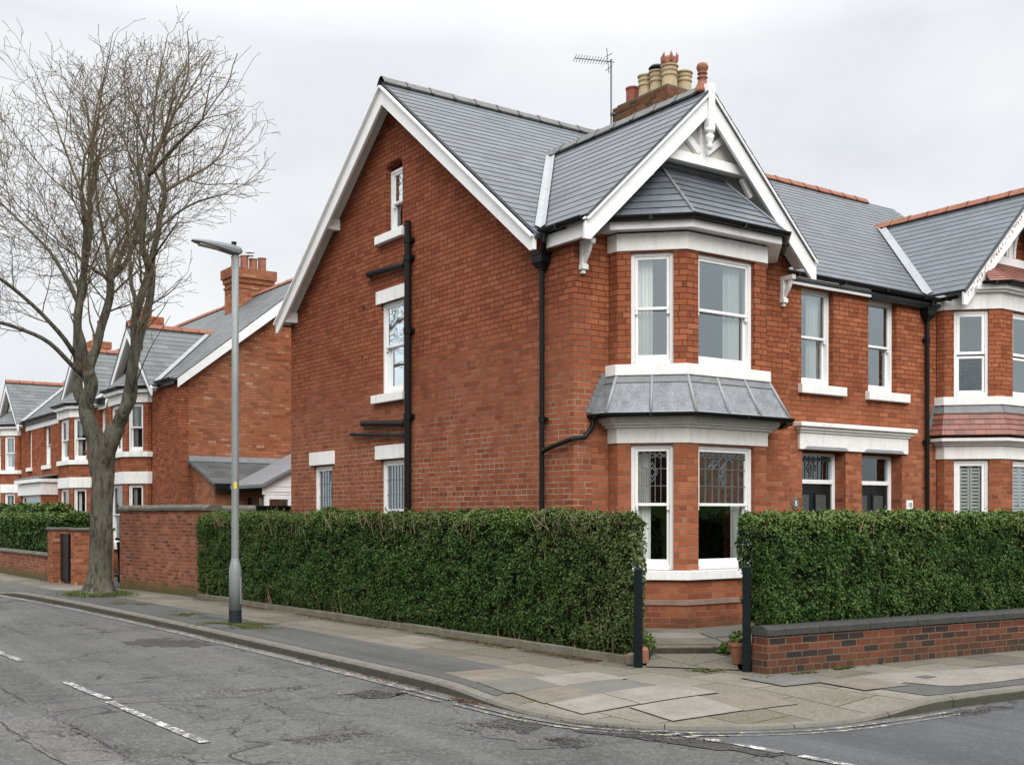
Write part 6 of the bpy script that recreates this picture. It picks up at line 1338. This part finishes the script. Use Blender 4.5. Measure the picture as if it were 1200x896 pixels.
def grow(p,d,L,r,lev,lim):
    """a branch: a gently rising curve that throws off side shoots in alternate directions"""
    step={1:.24,2:.17,3:.13,4:.10}[lev]; n=max(2,int(L/step)); pts=[p]; rs=[r]; az=rr.uniform(0,6.3); cur=V(d); rate={1:.05,2:.045,3:.03,4:.0}[lev]
    for k in range(n):
        f=(k+1)/n; out=V((pts[-1].x-AX.x,pts[-1].y-AX.y,0)); out=out.normalized() if out.length>.1 else V((0,0,0))
        cur=(cur+V((rr.gauss(0,.10),rr.gauss(0,.10),rr.gauss(0,.07)))+V((0,0,rate))+out*.03).normalized(); q=pts[-1]+cur*step; x,y=topx(q)
        if not inside(x,y) and rr.random()<(.55 if lev<3 else .33): break
        if abs((q-T0).dot(FV))>3.4: break
        pts.append(q); rs.append(max(r*(1-.80*f),.0040))
        if lev<4 and f>.12:
            prob={1:.86,2:.78,3:.52}[lev]
            if rr.random()<prob:
                az+=2.4+rr.uniform(-.5,.5); c=rot(cur,rad(rr.uniform(28,58)),az); c=(c+V((0,0,.07))).normalized(); left=L*(1-f)
                grow(q,c,{1:min(1.7,.45+left*.75),2:min(.85,.25+left*.6),3:rr.uniform(.12,.30)}[lev]*rr.uniform(.7,1.15),max(rs[-1]*{1:.55,2:.6,3:.8}[lev],.0040),lev+1,lim)
    tgt=thick if r>.014 else segs
    for i in range(len(pts)-1): tgt.append((tuple(pts[i]),tuple(pts[i+1]),rs[i],rs[i+1]))
    if lev>=3 and len(pts)>1: e=pts[-1]; segs.append((tuple(e),tuple(e+cur*.028),.0075,.003))
for P_,R_ in LIMBS:
    n=len(P_); tip=(P_[-1]-P_[-3]).normalized(); rt=R_[-1]
    a0=rr.uniform(0,6.3)
    for k in range(3 if rt>.02 else 2): grow(P_[-1],rot(tip,rad(rr.uniform(8,34)),a0+k*2.1+rr.uniform(-.4,.4)),rr.uniform(2.2,3.5) if rt>.02 else rr.uniform(1.0,1.9),rt*rr.uniform(.5,.72),1,1)
    az=rr.uniform(0,6)
    for i in range(int(n*.30),n-1):
        if P_[i].z<4.1 or rr.random()<.42: continue
        t=(P_[i+1]-P_[i]).normalized(); az+=2.4+rr.uniform(-.4,.4); f=i/n
        grow(P_[i],(rot(t,rad(rr.uniform(30,62)),az)+V((0,0,.08))).normalized(),rr.uniform(.9,2.6)*(.6+.5*f),min(R_[i]*.36,.028)*rr.uniform(.6,1),1 if rr.random()<.7 else 2,1)
def tubes_fast(segs,n):
    P=np.array([s[0] for s in segs],float);Q=np.array([s[1] for s in segs],float);r0=np.array([s[2] for s in segs])[:,None,None];r1=np.array([s[3] for s in segs])[:,None,None]
    t=Q-P; t/=np.linalg.norm(t,axis=1)[:,None]+1e-9; ref=np.where(np.abs(t[:,2:3])>.9,np.array([[1.,0,0]]),np.array([[0,0,1.]])); a=np.cross(t,ref); a/=np.linalg.norm(a,axis=1)[:,None]; b=np.cross(t,a)
    an=2*np.pi*np.arange(n)/n; ring=np.cos(an)[None,:,None]*a[:,None]+np.sin(an)[None,:,None]*b[:,None]
    v=np.concatenate([P[:,None]+ring*r0,Q[:,None]+ring*r1],1).reshape(-1,3); k=np.arange(n); base=np.arange(len(segs))[:,None]*2*n
    qd=np.stack([base+k,base+(k+1)%n,base+n+(k+1)%n,base+n+k],2).reshape(-1,4); return v,qd
v,qd=tubes_fast(thick,7); fast_mesh('branches',v,qd,M['twig'],TREE,smooth=True)['kind']='stuff'
v,qd=tubes_fast(segs,4); o=fast_mesh('crown',v,qd,M['twig'],TREE); o['kind']='stuff'
print('branch segs',len(thick),'twig segs',len(segs))
# grass collar round the foot of the tree
vs=[];q=[]; r=random.Random(31)
for k in range(2600):
    a=r.uniform(0,6.3); d=.36+abs(r.gauss(0,.16)); p=T0+V((math.cos(a)*d,math.sin(a)*d*1.2,.01)); h=r.uniform(.02,.09); u=V((r.gauss(0,1),r.gauss(0,1),0)).normalized()*.006; t=V((r.gauss(0,.03),r.gauss(0,.03),h)); b=len(vs); vs+=[tuple(p-u),tuple(p+u),tuple(p+t+u*.3),tuple(p+t-u*.3)]; q.append((b,b+1,b+2,b+3))
tag(fast_mesh('grass',vs,q,M['leaf_edge']),kind='stuff')

# ------------------------------------------------------------------ across the street: unseen houses and hedges added to darken the pane reflections
def mirrored_house(x0,x1,y0,y1,along,lab,chim=None):
    R=empty('brick_house',((x0+x1)/2,(y0+y1)/2,0),lab,'house'); m=MB(); m.box(x0,x1,y0,y1,0,5.5); m.build('wall',M['brick_moss'],R); m=MB(); mx_,my_=(x0+x1)/2,(y0+y1)/2
    if along=='x': m.extr([(x0-.4,y0-.4,5.45),(x0-.4,y1+.4,5.45),(x0-.4,my_,9.1)],(x1-x0+.8,0,0))
    else: m.extr([(x0-.4,y0-.4,5.45),(x1+.4,y0-.4,5.45),(mx_,y0-.4,9.0)],(0,y1-y0+.8,0))
    m.build('roof',M['slate_far'],R)
    if chim: m=MB(); m.box(*chim,8.2,10.6); m.build('chimney',M['brick_chim'],R)
mirrored_house(16,46,-24,-15,'x','unseen long brick house added across the front street, mirrored in the front bay panes',(24,25.2,-20.2,-18.6))
mirrored_house(-34,3,-24,-13,'x','unseen dark brick house added opposite the corner, mirrored in the canted bay panes')
mirrored_house(-16,-9,6,40,'y','unseen brick house added across the side street, mirrored in the gable windows')
for x0,x1,lab in((16,46,'unseen clipped hedge added before the long house across the front street'),(-22,9,'unseen clipped hedge added opposite the corner, mirrored in the lower bay panes')):
    m=MB(); m.box(x0,x1,-6.9,-6.0,0,2.0); tag(m.build('hedge',M['leaf_top']),lab,'hedge')

# ------------------------------------------------------------------ camera, sky and light
cam=bpy.data.cameras.new('camera'); co=bpy.data.objects.new('camera',cam); COL.objects.link(co); sc.camera=co
cam.sensor_width=36; cam.lens=1329/1200*36; cam.shift_y=(603-448)/1200; cam.clip_end=1000; cam.clip_start=.1
co.location=(0,0,1.65); co.rotation_euler=(rad(90),0,-(rad(90)-rad(54.73)))
wd=bpy.data.worlds.new('World'); sc.world=wd; wd.use_nodes=True; nt=wd.node_tree; nt.nodes.clear()
SUN_EL,SUN_AZ=36,203     # azimuth clockwise from +Y
out=nt.nodes.new('ShaderNodeOutputWorld'); sk=nt.nodes.new('ShaderNodeTexSky'); sk.sky_type='NISHITA'; sk.sun_disc=False; sk.sun_elevation=rad(SUN_EL); sk.sun_rotation=rad(SUN_AZ); sk.air_density=1.2; sk.dust_density=4
b1=nt.nodes.new('ShaderNodeBackground'); b1.inputs[1].default_value=.09; nt.links.new(sk.outputs[0],b1.inputs[0])
tc=nt.nodes.new('ShaderNodeTexCoord'); mp=nt.nodes.new('ShaderNodeMapping'); mp.inputs['Scale'].default_value=(1,1,2.2); nt.links.new(tc.outputs['Generated'],mp.inputs[0])
nf=noise_(nt,mp.outputs[0],2.1,6,.55,.4); cl=ramp(nt,nf,[(.32,(.70,.73,.775)),(.48,(.81,.825,.85)),(.66,(.93,.932,.935))])
sx=nt.nodes.new('ShaderNodeSeparateXYZ'); nt.links.new(tc.outputs['Generated'],sx.inputs[0]); zr_=nt.nodes.new('ShaderNodeMapRange'); nt.links.new(sx.outputs[2],zr_.inputs[0]); zr_.inputs[1].default_value=.38; zr_.inputs[2].default_value=1; zr_.inputs[3].default_value=.71; zr_.inputs[4].default_value=3.3
b2=nt.nodes.new('ShaderNodeBackground'); nt.links.new(cl,b2.inputs[0]); nt.links.new(zr_.outputs[0],b2.inputs[1])
mx=nt.nodes.new('ShaderNodeMixShader'); mx.inputs[0].default_value=.93; nt.links.new(b1.outputs[0],mx.inputs[1]); nt.links.new(b2.outputs[0],mx.inputs[2]); nt.links.new(mx.outputs[0],out.inputs[0])
sl_=bpy.data.lights.new('sun','SUN'); sl_.energy=1.5; sl_.angle=rad(45); sl_.color=(1,.965,.92); so_=bpy.data.objects.new('sun',sl_); COL.objects.link(so_); so_.rotation_euler=(rad(90-SUN_EL),0,rad(180-SUN_AZ))
sc.view_settings.view_transform='Standard'; sc.view_settings.look='None'; sc.view_settings.exposure=.64; sc.view_settings.gamma=1; sc.view_settings.use_curve_mapping=False
sc.render.engine='CYCLES'; sc.cycles.max_bounces=7; sc.cycles.transparent_max_bounces=12; sc.cycles.use_denoising=True
